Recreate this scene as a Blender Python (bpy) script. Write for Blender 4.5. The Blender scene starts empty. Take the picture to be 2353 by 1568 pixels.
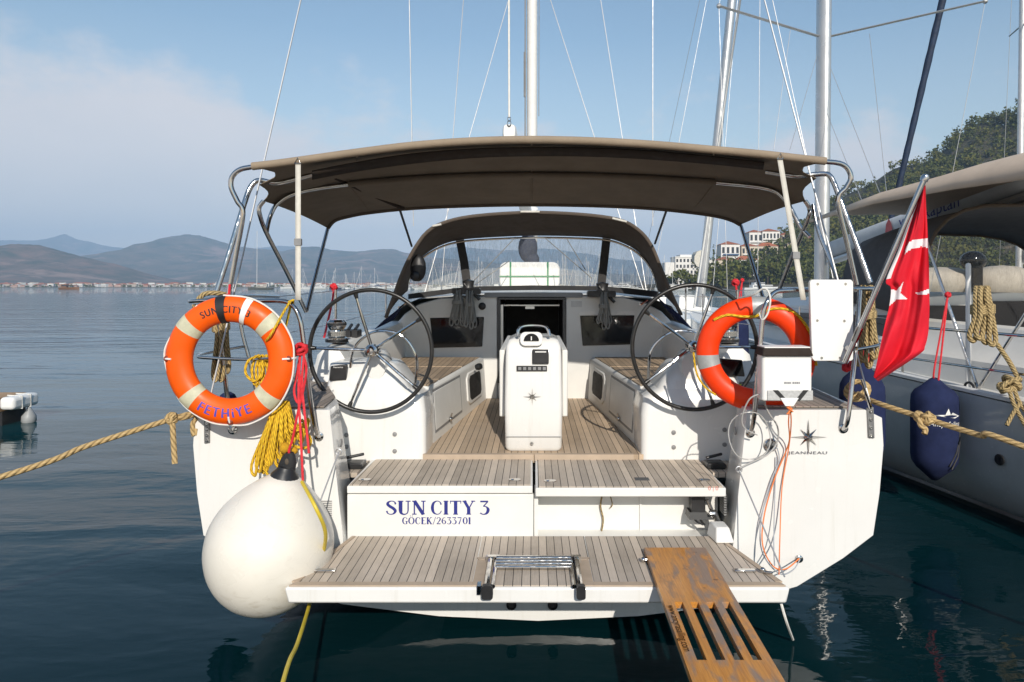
import bpy, bmesh, math, random
import numpy as np
from mathutils import Vector, Matrix, noise as mnoise

SC = bpy.context.scene
COL = SC.collection
R = math.radians
random.seed(7)

# ------------------------------------------------------------------ camera
H, U0, V0, F = 2.15, 1226.0, 659.5, 1568.67       # eye height; principal point and focal length on a 2353 x 1568 frame
cam_d = bpy.data.cameras.new('camera'); cam = bpy.data.objects.new('camera', cam_d); COL.objects.link(cam)
cam.location = (0, 0, H); cam.rotation_euler = (R(90), 0, 0)
cam_d.lens = 24; cam_d.sensor_width = 36
cam_d.shift_x = -(U0-1176.5)/2353; cam_d.shift_y = -(784-V0)/2353
cam_d.clip_start = 0.05; cam_d.clip_end = 30000
SC.camera = cam

# ------------------------------------------------------------------ sky and sun
SUN_DIR = Vector((-0.15, 1.0, -0.54)).normalized()      # the way the light travels
SUN_EL = math.asin(-SUN_DIR.z)
to_sun = -SUN_DIR
SUN_AZ = math.atan2(to_sun.x, to_sun.y)                 # from +Y towards +X
world = bpy.data.worlds.new('World'); SC.world = world; world.use_nodes = True
wn, wl = world.node_tree.nodes, world.node_tree.links
bg = wn['Background']; bg.inputs[1].default_value = 0.112
sky = wn.new('ShaderNodeTexSky'); sky.sky_type = 'NISHITA'; sky.sun_disc = False
sky.sun_elevation = SUN_EL; sky.sun_rotation = SUN_AZ
sky.air_density = 1.45; sky.dust_density = 0.1; sky.ozone_density = 2.6; sky.altitude = 0
def wnode(t, **k):
    n = wn.new(t)
    for a, b in k.items(): setattr(n, a, b)
    return n
def wmath(op, a, b=None, clamp=False):
    n = wn.new('ShaderNodeMath'); n.operation = op; n.use_clamp = clamp
    for i, s in enumerate((a, b)):
        if s is None: continue
        if isinstance(s, (int, float)): n.inputs[i].default_value = s
        else: wl.new(s, n.inputs[i])
    return n.outputs[0]
tc = wnode('ShaderNodeTexCoord'); sep = wnode('ShaderNodeSeparateXYZ'); wl.new(tc.outputs['Generated'], sep.inputs[0])
dx, dy, dz = sep.outputs
# cloud bank on the far horizon: higher on the left, thinning to the right
az = wmath('ARCTAN2', dx, dy)
cmb = wnode('ShaderNodeCombineXYZ'); wl.new(wmath('MULTIPLY', az, 1.0), cmb.inputs[0]); wl.new(wmath('MULTIPLY', dz, 1.7), cmb.inputs[1])
nz = wnode('ShaderNodeTexNoise'); nz.inputs['Scale'].default_value = 5.0; nz.inputs['Detail'].default_value = 7; nz.inputs['Roughness'].default_value = 0.60
wl.new(cmb.outputs[0], nz.inputs['Vector'])
nz2 = wnode('ShaderNodeTexNoise'); nz2.inputs['Scale'].default_value = 1.7; nz2.inputs['Detail'].default_value = 3
wl.new(cmb.outputs[0], nz2.inputs['Vector'])
bank = wmath('ADD', wmath('MULTIPLY', az, -0.05), 0.222)            # height of the bank's top
field = wmath('SUBTRACT', bank, dz)
field = wmath('ADD', field, wmath('MULTIPLY', wmath('SUBTRACT', nz.outputs[0], 0.5), 0.40))
field = wmath('ADD', field, wmath('MULTIPLY', wmath('SUBTRACT', nz2.outputs[0], 0.5), 0.20))
mr = wnode('ShaderNodeMapRange'); mr.interpolation_type = 'SMOOTHSTEP'
wl.new(field, mr.inputs[0]); mr.inputs[1].default_value = -0.055; mr.inputs[2].default_value = 0.075
mr.inputs[3].default_value = 0.0; mr.inputs[4].default_value = 0.88
low = wnode('ShaderNodeMapRange'); wl.new(dz, low.inputs[0]); low.inputs[1].default_value = 0.0; low.inputs[2].default_value = 0.34
low.inputs[3].default_value = 0.45; low.inputs[4].default_value = 0.0
fac = wmath('MAXIMUM', mr.outputs[0], low.outputs[0], True)
fac = wmath('MULTIPLY', fac, wmath('GREATER_THAN', dz, -0.02))
tone = wnode('ShaderNodeMixRGB'); wl.new(nz.outputs[0], tone.inputs[0])
tone.inputs[1].default_value = (5.5, 5.5, 5.9, 1); tone.inputs[2].default_value = (7.4, 6.9, 6.8, 1)
mixc = wnode('ShaderNodeMixRGB'); wl.new(fac, mixc.inputs[0]); wl.new(sky.outputs[0], mixc.inputs[1]); wl.new(tone.outputs[0], mixc.inputs[2])
wl.new(mixc.outputs[0], bg.inputs[0])

sun_d = bpy.data.lights.new('sun', 'SUN'); sun_d.energy = 3.7; sun_d.angle = R(0.5); sun_d.color = (1.0, 0.93, 0.83)
sun = bpy.data.objects.new('sun', sun_d); COL.objects.link(sun)
sun.rotation_euler = SUN_DIR.to_track_quat('-Z', 'Y').to_euler(); sun.location = (5, -20, 30)

SC.view_settings.view_transform = 'Standard'; SC.view_settings.look = 'None'
SC.view_settings.exposure = 0.18; SC.view_settings.gamma = 1.0
SC.render.engine = 'CYCLES'
SC.cycles.use_denoising = True
SC.cycles.max_bounces = 6; SC.cycles.diffuse_bounces = 3; SC.cycles.glossy_bounces = 4; SC.cycles.transmission_bounces = 4
SC.cycles.transparent_max_bounces = 12; SC.cycles.volume_bounces = 0
SC.cycles.caustics_reflective = False; SC.cycles.caustics_refractive = False
SC.cycles.sample_clamp_indirect = 6.0

# ------------------------------------------------------------------ helpers
def P(u, v, y):                       # the point seen at (u, v) that lies y metres ahead
    return Vector(((u-U0)/F*y, y, H-(v-V0)/F*y))
def PP(y, *uv): return [P(a, b, y) for a, b in uv]
def P3(*uvy): return [P(*t) for t in uvy]

def spline(pts, n=8, closed=False):
    pts = [Vector(p) for p in pts]; out = []; m = len(pts)
    rng = m if closed else m-1
    for i in range(rng):
        if closed: p0, p1, p2, p3 = pts[i-1], pts[i], pts[(i+1) % m], pts[(i+2) % m]
        else: p0, p1, p2, p3 = pts[max(i-1, 0)], pts[i], pts[i+1], pts[min(i+2, m-1)]
        for k in range(n):
            t = k/n
            out.append(0.5*((2*p1)+(p2-p0)*t+(2*p0-5*p1+4*p2-p3)*t*t+(3*p1-p0-3*p2+p3)*t*t*t))
    if not closed: out.append(pts[-1])
    return out
def lerp(a, b, t): return a+(b-a)*t
def sag(a, b, d, n=12):
    a, b = Vector(a), Vector(b)
    return [a.lerp(b, i/n)-Vector((0, 0, 4*d*(i/n)*(1-i/n))) for i in range(n+1)]

ROOTM = {}
class MB:
    def __init__(s): s.v = []; s.f = []; s.uv = []; s.mi = []; s.m = 0
    def add(s, vs, fs, uvs=None):
        b = len(s.v); s.v += [tuple(v) for v in vs]
        for i, f in enumerate(fs):
            s.f.append([b+k for k in f]); s.uv.append(uvs[i] if uvs else None); s.mi.append(s.m)
        return s
    def hexa(s, p):                   # 4 bottom then 4 top, same winding
        return s.add(p, [(3, 2, 1, 0), (4, 5, 6, 7), (0, 1, 5, 4), (1, 2, 6, 5), (2, 3, 7, 6), (3, 0, 4, 7)])
    def box(s, x0, x1, y0, y1, z0, z1):
        return s.hexa([(x0, y0, z0), (x1, y0, z0), (x1, y1, z0), (x0, y1, z0), (x0, y0, z1), (x1, y0, z1), (x1, y1, z1), (x0, y1, z1)])
    def prism(s, poly, vec):
        n = len(poly); vec = Vector(vec); a = [Vector(p) for p in poly]; b = [p+vec for p in a]
        return s.add(a+b, [tuple(range(n-1, -1, -1)), tuple(range(n, 2*n))]+[(i, (i+1) % n, n+(i+1) % n, n+i) for i in range(n)])
    def poly(s, pts): return s.add(pts, [tuple(range(len(pts)))])
    def tube(s, pts, r, n=8, closed=False, caps=True, flat=1.0, up=None):
        pts = [Vector(p) for p in pts]; m = len(pts)
        if m < 2: return s
        rs = r if isinstance(r, (list, tuple)) else [r]*m
        tang = []
        for i in range(m):
            a = pts[i-1] if (i or closed) else pts[0]; b = pts[(i+1) % m] if (i < m-1 or closed) else pts[-1]
            d = b-a
            tang.append(d.normalized() if d.length > 1e-9 else Vector((0, 0, 1)))
        t0 = tang[0]; ref = Vector(up) if up else (Vector((0, 0, 1)) if abs(t0.z) < 0.9 else Vector((0, 1, 0)))
        nrm = (ref-t0*ref.dot(t0)).normalized(); vs = []; L = 0; Ls = []
        for i in range(m):
            if i: L += (pts[i]-pts[i-1]).length
            Ls.append(L); t = tang[i]
            nrm = nrm-t*nrm.dot(t)
            nrm = nrm.normalized() if nrm.length > 1e-6 else t.orthogonal().normalized()
            bn = t.cross(nrm)
            for k in range(n):
                a = 2*math.pi*k/n
                vs.append(pts[i]+(nrm*math.cos(a)*flat+bn*math.sin(a))*rs[i])
        fs, uvs = [], []
        for i in range(m if closed else m-1):
            j = (i+1) % m; l0 = Ls[i]; l1 = Ls[j] if j else Ls[i]+(pts[0]-pts[-1]).length
            for k in range(n):
                k2 = (k+1) % n
                fs.append((i*n+k, i*n+k2, j*n+k2, j*n+k))
                uvs.append([(l0, k/n), (l0, (k+1)/n), (l1, (k+1)/n), (l1, k/n)])
        if caps and not closed:
            fs.append(tuple(range(n-1, -1, -1))); uvs.append([(0, 0)]*n)
            fs.append(tuple(range((m-1)*n, m*n))); uvs.append([(0, 0)]*n)
        return s.add(vs, fs, uvs)
    def lathe(s, prof, c=(0, 0, 0), ax=(0, 0, 1), n=16):      # profile of (radius, height along ax)
        ax = Vector(ax).normalized(); c = Vector(c); a = ax.orthogonal().normalized(); b = ax.cross(a); vs = []
        for r_, h in prof:
            for k in range(n):
                t = 2*math.pi*k/n; vs.append(c+ax*h+(a*math.cos(t)+b*math.sin(t))*r_)
        fs = []
        for i in range(len(prof)-1):
            for k in range(n):
                k2 = (k+1) % n; fs.append((i*n+k, i*n+k2, (i+1)*n+k2, (i+1)*n+k))
        if prof[0][0] > 1e-6: fs.append(tuple(range(n-1, -1, -1)))
        if prof[-1][0] > 1e-6: fs.append(tuple(range((len(prof)-1)*n, len(prof)*n)))
        return s.add(vs, fs)
    def ball(s, c, r, n=10, m=7, sc=(1, 1, 1)):
        c = Vector(c); vs = []; fs = []
        for i in range(m+1):
            t = math.pi*i/m
            for k in range(n):
                a = 2*math.pi*k/n
                vs.append(c+Vector((r*sc[0]*math.sin(t)*math.cos(a), r*sc[1]*math.sin(t)*math.sin(a), r*sc[2]*math.cos(t))))
        for i in range(m):
            for k in range(n): fs.append((i*n+k, (i+1)*n+k, (i+1)*n+(k+1) % n, i*n+(k+1) % n))
        return s.add(vs, fs)
    def grid(s, rows, close=False):
        n = len(rows[0]); vs = [p for r_ in rows for p in r_]; fs = []
        for i in range(len(rows)-1):
            for k in range(n if close else n-1):
                k2 = (k+1) % n; fs.append((i*n+k, i*n+k2, (i+1)*n+k2, (i+1)*n+k))
        return s.add(vs, fs)
    def rbox(s, x0, x1, y0, y1, z0, z1, r=0.03, n=4, axis='y'):   # box with the four edges along an axis rounded
        if axis == 'y': a0, a1, b0, b1 = x0, x1, z0, z1
        elif axis == 'z': a0, a1, b0, b1 = x0, x1, y0, y1
        else: a0, a1, b0, b1 = y0, y1, z0, z1
        out = []
        for (ca, cb, st) in ((a1-r, b1-r, 0), (a0+r, b1-r, 90), (a0+r, b0+r, 180), (a1-r, b0+r, 270)):
            for k in range(n+1):
                t = R(st+90*k/n); out.append((ca+r*math.cos(t), cb+r*math.sin(t)))
        if axis == 'y': return s.prism([(a, y0, b) for a, b in out], (0, y1-y0, 0))
        if axis == 'z': return s.prism([(a, b, z0) for a, b in out], (0, 0, z1-z0))
        return s.prism([(x0, a, b) for a, b in out], (x1-x0, 0, 0))
    def mirror(s, xc=0.0):            # add a copy mirrored across x = xc
        b = len(s.v); nf = len(s.f)
        s.v += [(2*xc-x, y, z) for x, y, z in s.v]
        for i in range(nf):
            s.f.append([b+k for k in reversed(s.f[i])]); s.mi.append(s.mi[i])
            s.uv.append(list(reversed(s.uv[i])) if s.uv[i] else None)
        return s
    def build(s, name, mat, parent=None, smooth=38, bevel=0, merge=False, solid=0, subsurf=0, local=False, seg=2):
        vs = s.v
        if parent is not None and not local:
            Mi = ROOTM[parent.name].inverted(); vs = [Mi @ Vector(v) for v in vs]
        me = bpy.data.meshes.new(name); me.from_pydata([tuple(v) for v in vs], [], s.f)
        mats = mat if isinstance(mat, (list, tuple)) else [mat]
        for m in mats: me.materials.append(m)
        if len(mats) > 1: me.polygons.foreach_set('material_index', s.mi)
        if any(u is not None for u in s.uv):
            uvl = me.uv_layers.new(name='UVMap'); flat = []
            for f, u in zip(s.f, s.uv):
                for i in range(len(f)): flat += u[i] if u else (0.0, 0.0)
            if len(flat) == 2*len(me.loops): uvl.data.foreach_set('uv', [float(x) for x in flat])
        bm = bmesh.new(); bm.from_mesh(me)
        if merge: bmesh.ops.remove_doubles(bm, verts=bm.verts, dist=merge if isinstance(merge, float) else 1e-4)
        bmesh.ops.recalc_face_normals(bm, faces=bm.faces)
        bm.to_mesh(me); bm.free()
        if smooth:
            me.polygons.foreach_set('use_smooth', [True]*len(me.polygons))
            me.set_sharp_from_angle(angle=R(smooth))
        o = bpy.data.objects.new(name, me); COL.objects.link(o)
        if parent is not None:
            o.parent = parent; ROOTM[o.name] = ROOTM[parent.name]
        else:
            ROOTM[o.name] = Matrix.Identity(4)
        if solid:
            m_ = o.modifiers.new('solid', 'SOLIDIFY'); m_.thickness = abs(solid); m_.offset = 0 if solid > 0 else -1
        if bevel:
            m_ = o.modifiers.new('bevel', 'BEVEL'); m_.width = bevel; m_.segments = seg; m_.limit_method = 'ANGLE'; m_.angle_limit = R(35)
            m_.harden_normals = False
        if subsurf:
            m_ = o.modifiers.new('sub', 'SUBSURF'); m_.levels = subsurf; m_.render_levels = subsurf
        return o

def tag(o, label=None, cat=None, group=None, kind=None):
    if label: o['label'] = label
    if cat: o['category'] = cat
    if group: o['group'] = group
    if kind: o['kind'] = kind
    return o
def thing(name, loc, label, cat, group=None, rz=0.0):
    o = bpy.data.objects.new(name, None); COL.objects.link(o); o.empty_display_size = 0.2
    o.location = loc; o.rotation_euler = (0, 0, rz)
    ROOTM[o.name] = Matrix.Translation(Vector(loc)) @ Matrix.Rotation(rz, 4, 'Z')
    return tag(o, label, cat, group)
def solo(mb, name, mat, loc, label, cat, group=None, kind=None, **k):    # a thing that is one mesh, its origin at loc
    loc = Vector(loc); mb.v = [tuple(Vector(v)-loc) for v in mb.v]
    o = mb.build(name, mat, None, **k); o.location = loc
    ROOTM[o.name] = Matrix.Translation(loc)
    return tag(o, label, cat, group, kind)

# ------------------------------------------------------------------ materials
MATS = {}
class NT:
    def __init__(s, m): s.t = m.node_tree; s.n = s.t.nodes; s.l = s.t.links; s.b = s.n['Principled BSDF']
    def new(s, t, **k):
        n = s.n.new(t)
        for a, b in k.items(): setattr(n, a, b)
        return n
    def link(s, a, b): s.l.new(a, b)
    def math(s, op, a, b=None, c=None, clamp=False):
        n = s.n.new('ShaderNodeMath'); n.operation = op; n.use_clamp = clamp
        for i, x in enumerate((a, b, c)):
            if x is None: continue
            if isinstance(x, (int, float)): n.inputs[i].default_value = x
            else: s.link(x, n.inputs[i])
        return n.outputs[0]
    def mix(s, f, a, b):
        n = s.n.new('ShaderNodeMixRGB')
        for i, x in enumerate((f, a, b)):
            if isinstance(x, (int, float)): n.inputs[i].default_value = x
            elif isinstance(x, tuple): n.inputs[i].default_value = (*x[:3], 1)
            else: s.link(x, n.inputs[i])
        return n.outputs[0]
    def coord(s, kind='Object', scale=(1, 1, 1)):
        t = s.new('ShaderNodeTexCoord'); mp = s.new('ShaderNodeMapping'); mp.inputs['Scale'].default_value = scale
        s.link(t.outputs[kind], mp.inputs['Vector']); return mp.outputs[0]
    def noise(s, vec, scale, detail=4, rough=0.55, dist=0.0):
        n = s.new('ShaderNodeTexNoise'); s.link(vec, n.inputs['Vector']); n.inputs['Scale'].default_value = scale
        n.inputs['Detail'].default_value = detail; n.inputs['Roughness'].default_value = rough; n.inputs['Distortion'].default_value = dist
        return n.outputs[0]
    def rng(s, x, a, b, c, d, smooth=False):
        n = s.new('ShaderNodeMapRange'); s.link(x, n.inputs[0])
        if smooth: n.interpolation_type = 'SMOOTHSTEP'
        for i, q in enumerate((a, b, c, d)): n.inputs[i+1].default_value = q
        return n.outputs[0]
    def bump(s, h, strength=0.3, dist=0.01):
        n = s.new('ShaderNodeBump'); n.inputs['Strength'].default_value = strength; n.inputs['Distance'].default_value = dist
        s.link(h, n.inputs['Height']); s.link(n.outputs[0], s.b.inputs['Normal'])
def mat(name, col, rough=0.5, metal=0.0, var=0.12, vs=6.0, bump=0.0, bs=60.0, coat=0.0, spec=None, sheen=0.0, rvar=0.08):
    if name in MATS: return MATS[name]
    m = bpy.data.materials.new(name); m.use_nodes = True; t = NT(m); b = t.b
    b.inputs['Roughness'].default_value = rough; b.inputs['Metallic'].default_value = metal
    if coat: b.inputs['Coat Weight'].default_value = coat; b.inputs['Coat Roughness'].default_value = 0.08
    if spec is not None: b.inputs['Specular IOR Level'].default_value = spec
    if sheen: b.inputs['Sheen Weight'].default_value = sheen
    co = t.coord()
    n = t.noise(co, vs, 5, 0.6)
    lo = tuple(c*(1-var) for c in col); hi = tuple(min(1, c*(1+var*0.6)) for c in col)
    t.link(t.mix(t.rng(n, 0.3, 0.7, 0, 1), lo, hi), b.inputs['Base Color'])
    if rvar: t.link(t.rng(t.noise(co, vs*3, 3), 0.3, 0.7, max(0.02, rough-rvar), min(1, rough+rvar)), b.inputs['Roughness'])
    if 'canvas' in name or 'lining' in name:            # soft wrinkles besides the weave
        wr = t.noise(t.coord('Object', (1.0, 2.4, 1.0)), 7, 4, 0.6, 0.8)
        t.bump(t.math('ADD', t.math('MULTIPLY', wr, 6.0), t.noise(co, bs, 3)), bump, 0.004)
    elif bump: t.bump(t.noise(co, bs, 3), bump, 0.004)
    if name == 'gelcoat':                               # faint rain streaks and grime
        st = t.noise(t.coord('Object', (7, 7, 0.35)), 3.5, 5, 0.65); cl = b.inputs['Base Color'].links[0].from_socket
        t.link(t.mix(t.rng(st, 0.52, 0.80, 0, 0.32, True), cl, (0.55, 0.52, 0.45)), b.inputs['Base Color'])
    if name == 'cream_vinyl':                           # scuffs and a dirty tide line
        sc = t.noise(t.coord('Object', (3, 3, 6)), 3.2, 7, 0.7, 0.8); cl = b.inputs['Base Color'].links[0].from_socket
        sp = t.new('ShaderNodeSeparateXYZ'); t.link(t.coord(), sp.inputs[0]); lowz = t.rng(sp.outputs[2], 0.0, 0.38, 1.0, 0.12, True)
        t.link(t.mix(t.math('MULTIPLY', t.rng(sc, 0.50, 0.72, 0, 0.75, True), lowz), cl, (0.42, 0.36, 0.26)), b.inputs['Base Color'])
    MATS[name] = m; return m

GEL = mat('gelcoat', (0.76, 0.75, 0.72), 0.22, var=0.045, vs=1.6, coat=0.35)
GEL2 = mat('gelcoat_satin', (0.73, 0.72, 0.685), 0.42, var=0.06, vs=3)
STEEL = mat('polished_steel', (0.56, 0.545, 0.525), 0.09, 1.0, var=0.1, vs=9)
ALU = mat('anodised_aluminium', (0.62, 0.62, 0.61), 0.34, 0.75, var=0.08, vs=2)
MASTW = mat('white_mast_paint', (0.78, 0.77, 0.74), 0.3, var=0.05)
BLACK = mat('black_plastic', (0.018, 0.018, 0.019), 0.42, var=0.2)
RIMB = mat('black_leather', (0.017, 0.016, 0.015), 0.36, var=0.3, bump=0.15, bs=120)
GLASSK = mat('smoked_acrylic', (0.008, 0.008, 0.009), 0.06, var=0.1)
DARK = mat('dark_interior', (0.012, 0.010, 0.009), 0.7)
TAUPE = mat('taupe_canvas', (0.285, 0.222, 0.158), 0.9, var=0.12, vs=5, bump=0.25, bs=420)
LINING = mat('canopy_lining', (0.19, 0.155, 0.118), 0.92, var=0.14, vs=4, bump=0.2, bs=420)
BAND = mat('dark_brown_webbing', (0.026, 0.017, 0.012), 0.9, var=0.2)
HOODC = mat('brown_hood_canvas', (0.095, 0.073, 0.056), 0.9, var=0.16, vs=5, bump=0.25, bs=420)
WEB = mat('cream_webbing', (0.60, 0.57, 0.50), 0.85, var=0.12, vs=20, bump=0.3, bs=300)
NAVY = mat('navy_fender_cloth', (0.020, 0.028, 0.078), 0.95, var=0.25, vs=8, bump=0.4, bs=260, spec=0.15)
WHITEP = mat('white_plastic', (0.80, 0.79, 0.76), 0.38, var=0.04)
CREAMP = mat('cream_vinyl', (0.77, 0.73, 0.645), 0.33, var=0.06, vs=2.2, rvar=0.12)
GREYP = mat('grey_plastic', (0.23, 0.23, 0.23), 0.5, var=0.15)
REDR = mat('red_cord', (0.62, 0.02, 0.03), 0.75, var=0.25, vs=40)
NBLUE = mat('navy_lettering', (0.020, 0.027, 0.20), 0.4, var=0.1)
BLUEL = mat('violet_blue_lettering', (0.10, 0.075, 0.42), 0.5, var=0.1)
BLACKL = mat('black_lettering', (0.02, 0.02, 0.022), 0.6, var=0.1)
GREYL = mat('grey_lettering', (0.16, 0.16, 0.17), 0.4, var=0.1)
WIRE = mat('stainless_wire', (0.50, 0.50, 0.50), 0.5, 0.7, var=0.1)
ROPEW = mat('white_cord', (0.72, 0.70, 0.65), 0.85, var=0.12, vs=30)
GRASSY = mat('lime_webbing', (0.55, 0.60, 0.03), 0.8, var=0.15)
REDFLAG = mat('red_flag_cloth', (0.66, 0.004, 0.020), 0.8, var=0.10, vs=4, bump=0.2, bs=500)
WHITEFLAG = mat('white_flag_cloth', (0.80, 0.76, 0.77), 0.8, var=0.04)
RET = mat('retroreflective_tape', (0.54, 0.52, 0.37), 0.6, var=0.14, vs=30)
RETG = mat('grey_reflective_tape', (0.42, 0.43, 0.42), 0.35, 0.3, var=0.1, vs=40)

def ring_mat(name, col):
    m = mat(name, col, 0.42, var=0.10, vs=5, spec=0.35)
    return m
ORANGE = ring_mat('orange_plastic', (0.86, 0.105, 0.003))
ORANGE2 = ring_mat('red_orange_plastic', (0.88, 0.048, 0.003))

def teak_mat(name, pitch, base, caulk=(0.022, 0.020, 0.018), gap=0.085, off=0.0, axis=0, ang=0.0):
    m = bpy.data.materials.new(name); m.use_nodes = True; t = NT(m)
    tcn = t.new('ShaderNodeTexCoord'); sp = t.new('ShaderNodeSeparateXYZ')
    mp = t.new('ShaderNodeMapping'); mp.inputs['Rotation'].default_value = (0, 0, ang)
    t.link(tcn.outputs['Object'], mp.inputs[0]); t.link(mp.outputs[0], sp.inputs[0])
    q = t.math('DIVIDE', t.math('ADD', sp.outputs[axis], 50*pitch+off), pitch)
    fr = t.math('FRACT', q); idx = t.math('FLOOR', q)
    line = t.math('LESS_THAN', fr, gap)
    wn_ = t.new('ShaderNodeTexWhiteNoise'); wn_.noise_dimensions = '1D'; t.link(idx, wn_.inputs['W'])
    plank = wn_.outputs['Value']
    st = (26, 1.6, 26) if axis == 0 else (1.6, 26, 26)
    grain = t.noise(t.coord('Object', st), 6, 6, 0.65)
    blot = t.noise(t.coord('Object', (1, 1, 1)), 2.3, 5, 0.6)
    k = t.math('ADD', t.math('MULTIPLY', plank, 0.50), t.math('MULTIPLY', grain, 0.62))
    k = t.math('ADD', k, t.math('MULTIPLY', t.math('SUBTRACT', blot, 0.5), 0.75))
    c = t.mix(t.rng(k, 0.15, 0.85, 0, 1), tuple(x*0.60 for x in base), tuple(x*1.22 for x in base))
    grey = t.noise(t.coord(), 1.1, 3)
    c = t.mix(t.rng(grey, 0.45, 0.7, 0, 0.55), c, (base[0]*0.75, base[1]*0.80, base[2]*0.9))
    t.link(t.mix(line, c, caulk), t.b.inputs['Base Color'])
    t.b.inputs['Roughness'].default_value = 0.72
    t.bump(t.math('ADD', t.math('MULTIPLY', grain, 0.3), t.math('MULTIPLY', line, -1.0)), 0.35, 0.002)
    MATS[name] = m; return m
TEAK = teak_mat('weathered_teak_planks', 0.048, (0.53, 0.445, 0.355))
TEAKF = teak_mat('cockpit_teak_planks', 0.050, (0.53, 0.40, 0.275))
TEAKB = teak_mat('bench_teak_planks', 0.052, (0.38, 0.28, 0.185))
TEAKD = teak_mat('side_deck_teak_planks', 0.048, (0.32, 0.265, 0.215))
TRIM = mat('teak_trim', (0.44, 0.345, 0.255), 0.7, var=0.14, vs=7)

def plank_mat():
    m = bpy.data.materials.new('varnished_worn_timber'); m.use_nodes = True; t = NT(m)
    g = t.noise(t.coord('Object', (30, 1.2, 30)), 4, 6, 0.65, 0.6)
    c = t.mix(t.rng(g, 0.25, 0.75, 0, 1), (0.36, 0.130, 0.020), (0.68, 0.315, 0.066))
    w = t.noise(t.coord('Object', (7.5, 2.2, 7)), 1.7, 6, 0.62, 0.35)
    wear = t.rng(w, 0.46, 0.62, 0, 0.85, True)
    c = t.mix(wear, c, t.mix(g, (0.165, 0.135, 0.120), (0.30, 0.25, 0.215)))
    kn = t.noise(t.coord('Object', (3, 3, 3)), 5, 2); c = t.mix(t.rng(kn, 0.70, 0.76, 0, 0.7), c, (0.10, 0.032, 0.010))
    t.link(c, t.b.inputs['Base Color'])
    t.link(t.rng(wear, 0, 1, 0.30, 0.8), t.b.inputs['Roughness'])
    t.bump(g, 0.25, 0.003); return m
PLANK = plank_mat()

def rope_mat(name, a, b, twist=38.0, strands=3, dark=0.5):
    m = bpy.data.materials.new(name); m.use_nodes = True; t = NT(m)
    uv = t.new('ShaderNodeUVMap'); sp = t.new('ShaderNodeSeparateXYZ'); t.link(uv.outputs[0], sp.inputs[0])
    ph = t.math('FRACT', t.math('ADD', t.math('MULTIPLY', sp.outputs[0], twist), t.math('MULTIPLY', sp.outputs[1], float(strands))))
    hgt = t.math('SINE', t.math('MULTIPLY', ph, math.pi))
    fl = t.noise(t.coord(), 90, 3)
    c = t.mix(t.math('POWER', hgt, 0.6), tuple(x*dark for x in b), a)
    c = t.mix(t.rng(fl, 0.35, 0.7, 0, 0.5), c, b)
    t.link(c, t.b.inputs['Base Color']); t.b.inputs['Roughness'].default_value = 0.9
    t.bump(hgt, 0.9, 0.006); MATS[name] = m; return m
ROPE = rope_mat('tan_laid_rope', (0.56, 0.40, 0.19), (0.36, 0.235, 0.09), 22)
ROPEB = rope_mat('tan_braided_rope', (0.52, 0.38, 0.18), (0.16, 0.115, 0.045), 30, 4)
ROPEY = rope_mat('yellow_floating_rope', (0.80, 0.52, 0.025), (0.68, 0.36, 0.01), 26, 3, 0.62)
ROPEG = rope_mat('grey_braided_rope', (0.46, 0.45, 0.41), (0.22, 0.21, 0.20), 60, 4)
YHOSE = mat('yellow_hose', (0.66, 0.50, 0.045), 0.45, var=0.1)

def vinyl_mat():
    m = bpy.data.materials.new('clear_vinyl'); m.use_nodes = True; t = NT(m)
    n, l = t.n, t.l; out = n['Material Output']
    tr = t.new('ShaderNodeBsdfTransparent'); tr.inputs[0].default_value = (0.97, 0.97, 0.96, 1)
    gl = t.new('ShaderNodeBsdfGlossy'); gl.inputs['Roughness'].default_value = 0.12
    df = t.new('ShaderNodeBsdfDiffuse'); df.inputs[0].default_value = (0.55, 0.54, 0.50, 1)
    fr = t.new('ShaderNodeFresnel'); fr.inputs[0].default_value = 1.25
    scr = t.noise(t.coord('Object', (5, 5, 1.2)), 7, 7, 0.75, 1.2)
    m1 = t.new('ShaderNodeMixShader'); l.new(t.math('MULTIPLY', fr.outputs[0], 0.9), m1.inputs[0]); l.new(tr.outputs[0], m1.inputs[1]); l.new(gl.outputs[0], m1.inputs[2])
    m2 = t.new('ShaderNodeMixShader'); l.new(t.rng(scr, 0.36, 0.74, 0.10, 0.42), m2.inputs[0]); l.new(m1.outputs[0], m2.inputs[1]); l.new(df.outputs[0], m2.inputs[2])
    l.new(m2.outputs[0], out.inputs[0]); return m
VINYL = vinyl_mat()

# text with the built-in face, turned into mesh; place(f) maps (x, y) in text units (cap height about 0.7) to a point
def text_mesh(txt, spacing=1.0, cuts=0):
    c = bpy.data.curves.new('writing', 'FONT'); c.body = txt; c.size = 1.0; c.space_character = spacing; c.align_x = 'CENTER'
    o = bpy.data.objects.new('writing', c); COL.objects.link(o)
    dg = bpy.context.evaluated_depsgraph_get(); dg.update()
    me = bpy.data.meshes.new_from_object(o.evaluated_get(dg))
    if cuts:
        bm = bmesh.new(); bm.from_mesh(me); bmesh.ops.triangulate(bm, faces=bm.faces)
        for _ in range(cuts): bmesh.ops.subdivide_edges(bm, edges=[e for e in bm.edges if e.calc_length() > 0.12], cuts=1, use_grid_fill=False); bmesh.ops.triangulate(bm, faces=bm.faces)
        bm.to_mesh(me); bm.free()
    vs = [v.co.copy() for v in me.vertices]; fs = [tuple(p.vertices) for p in me.polygons]
    bpy.data.objects.remove(o); bpy.data.curves.remove(c); bpy.data.meshes.remove(me)
    return vs, fs
def writing(mb, txt, fn, spacing=1.0, bold=0.0):
    vs, fs = text_mesh(txt, spacing)
    for d in ([0.0] if not bold else [-bold, 0.0, bold]):
        mb.add([fn(v.x+d, v.y)+Vector((0, -abs(d)*0.01, 0)) for v in vs], fs)
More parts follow.
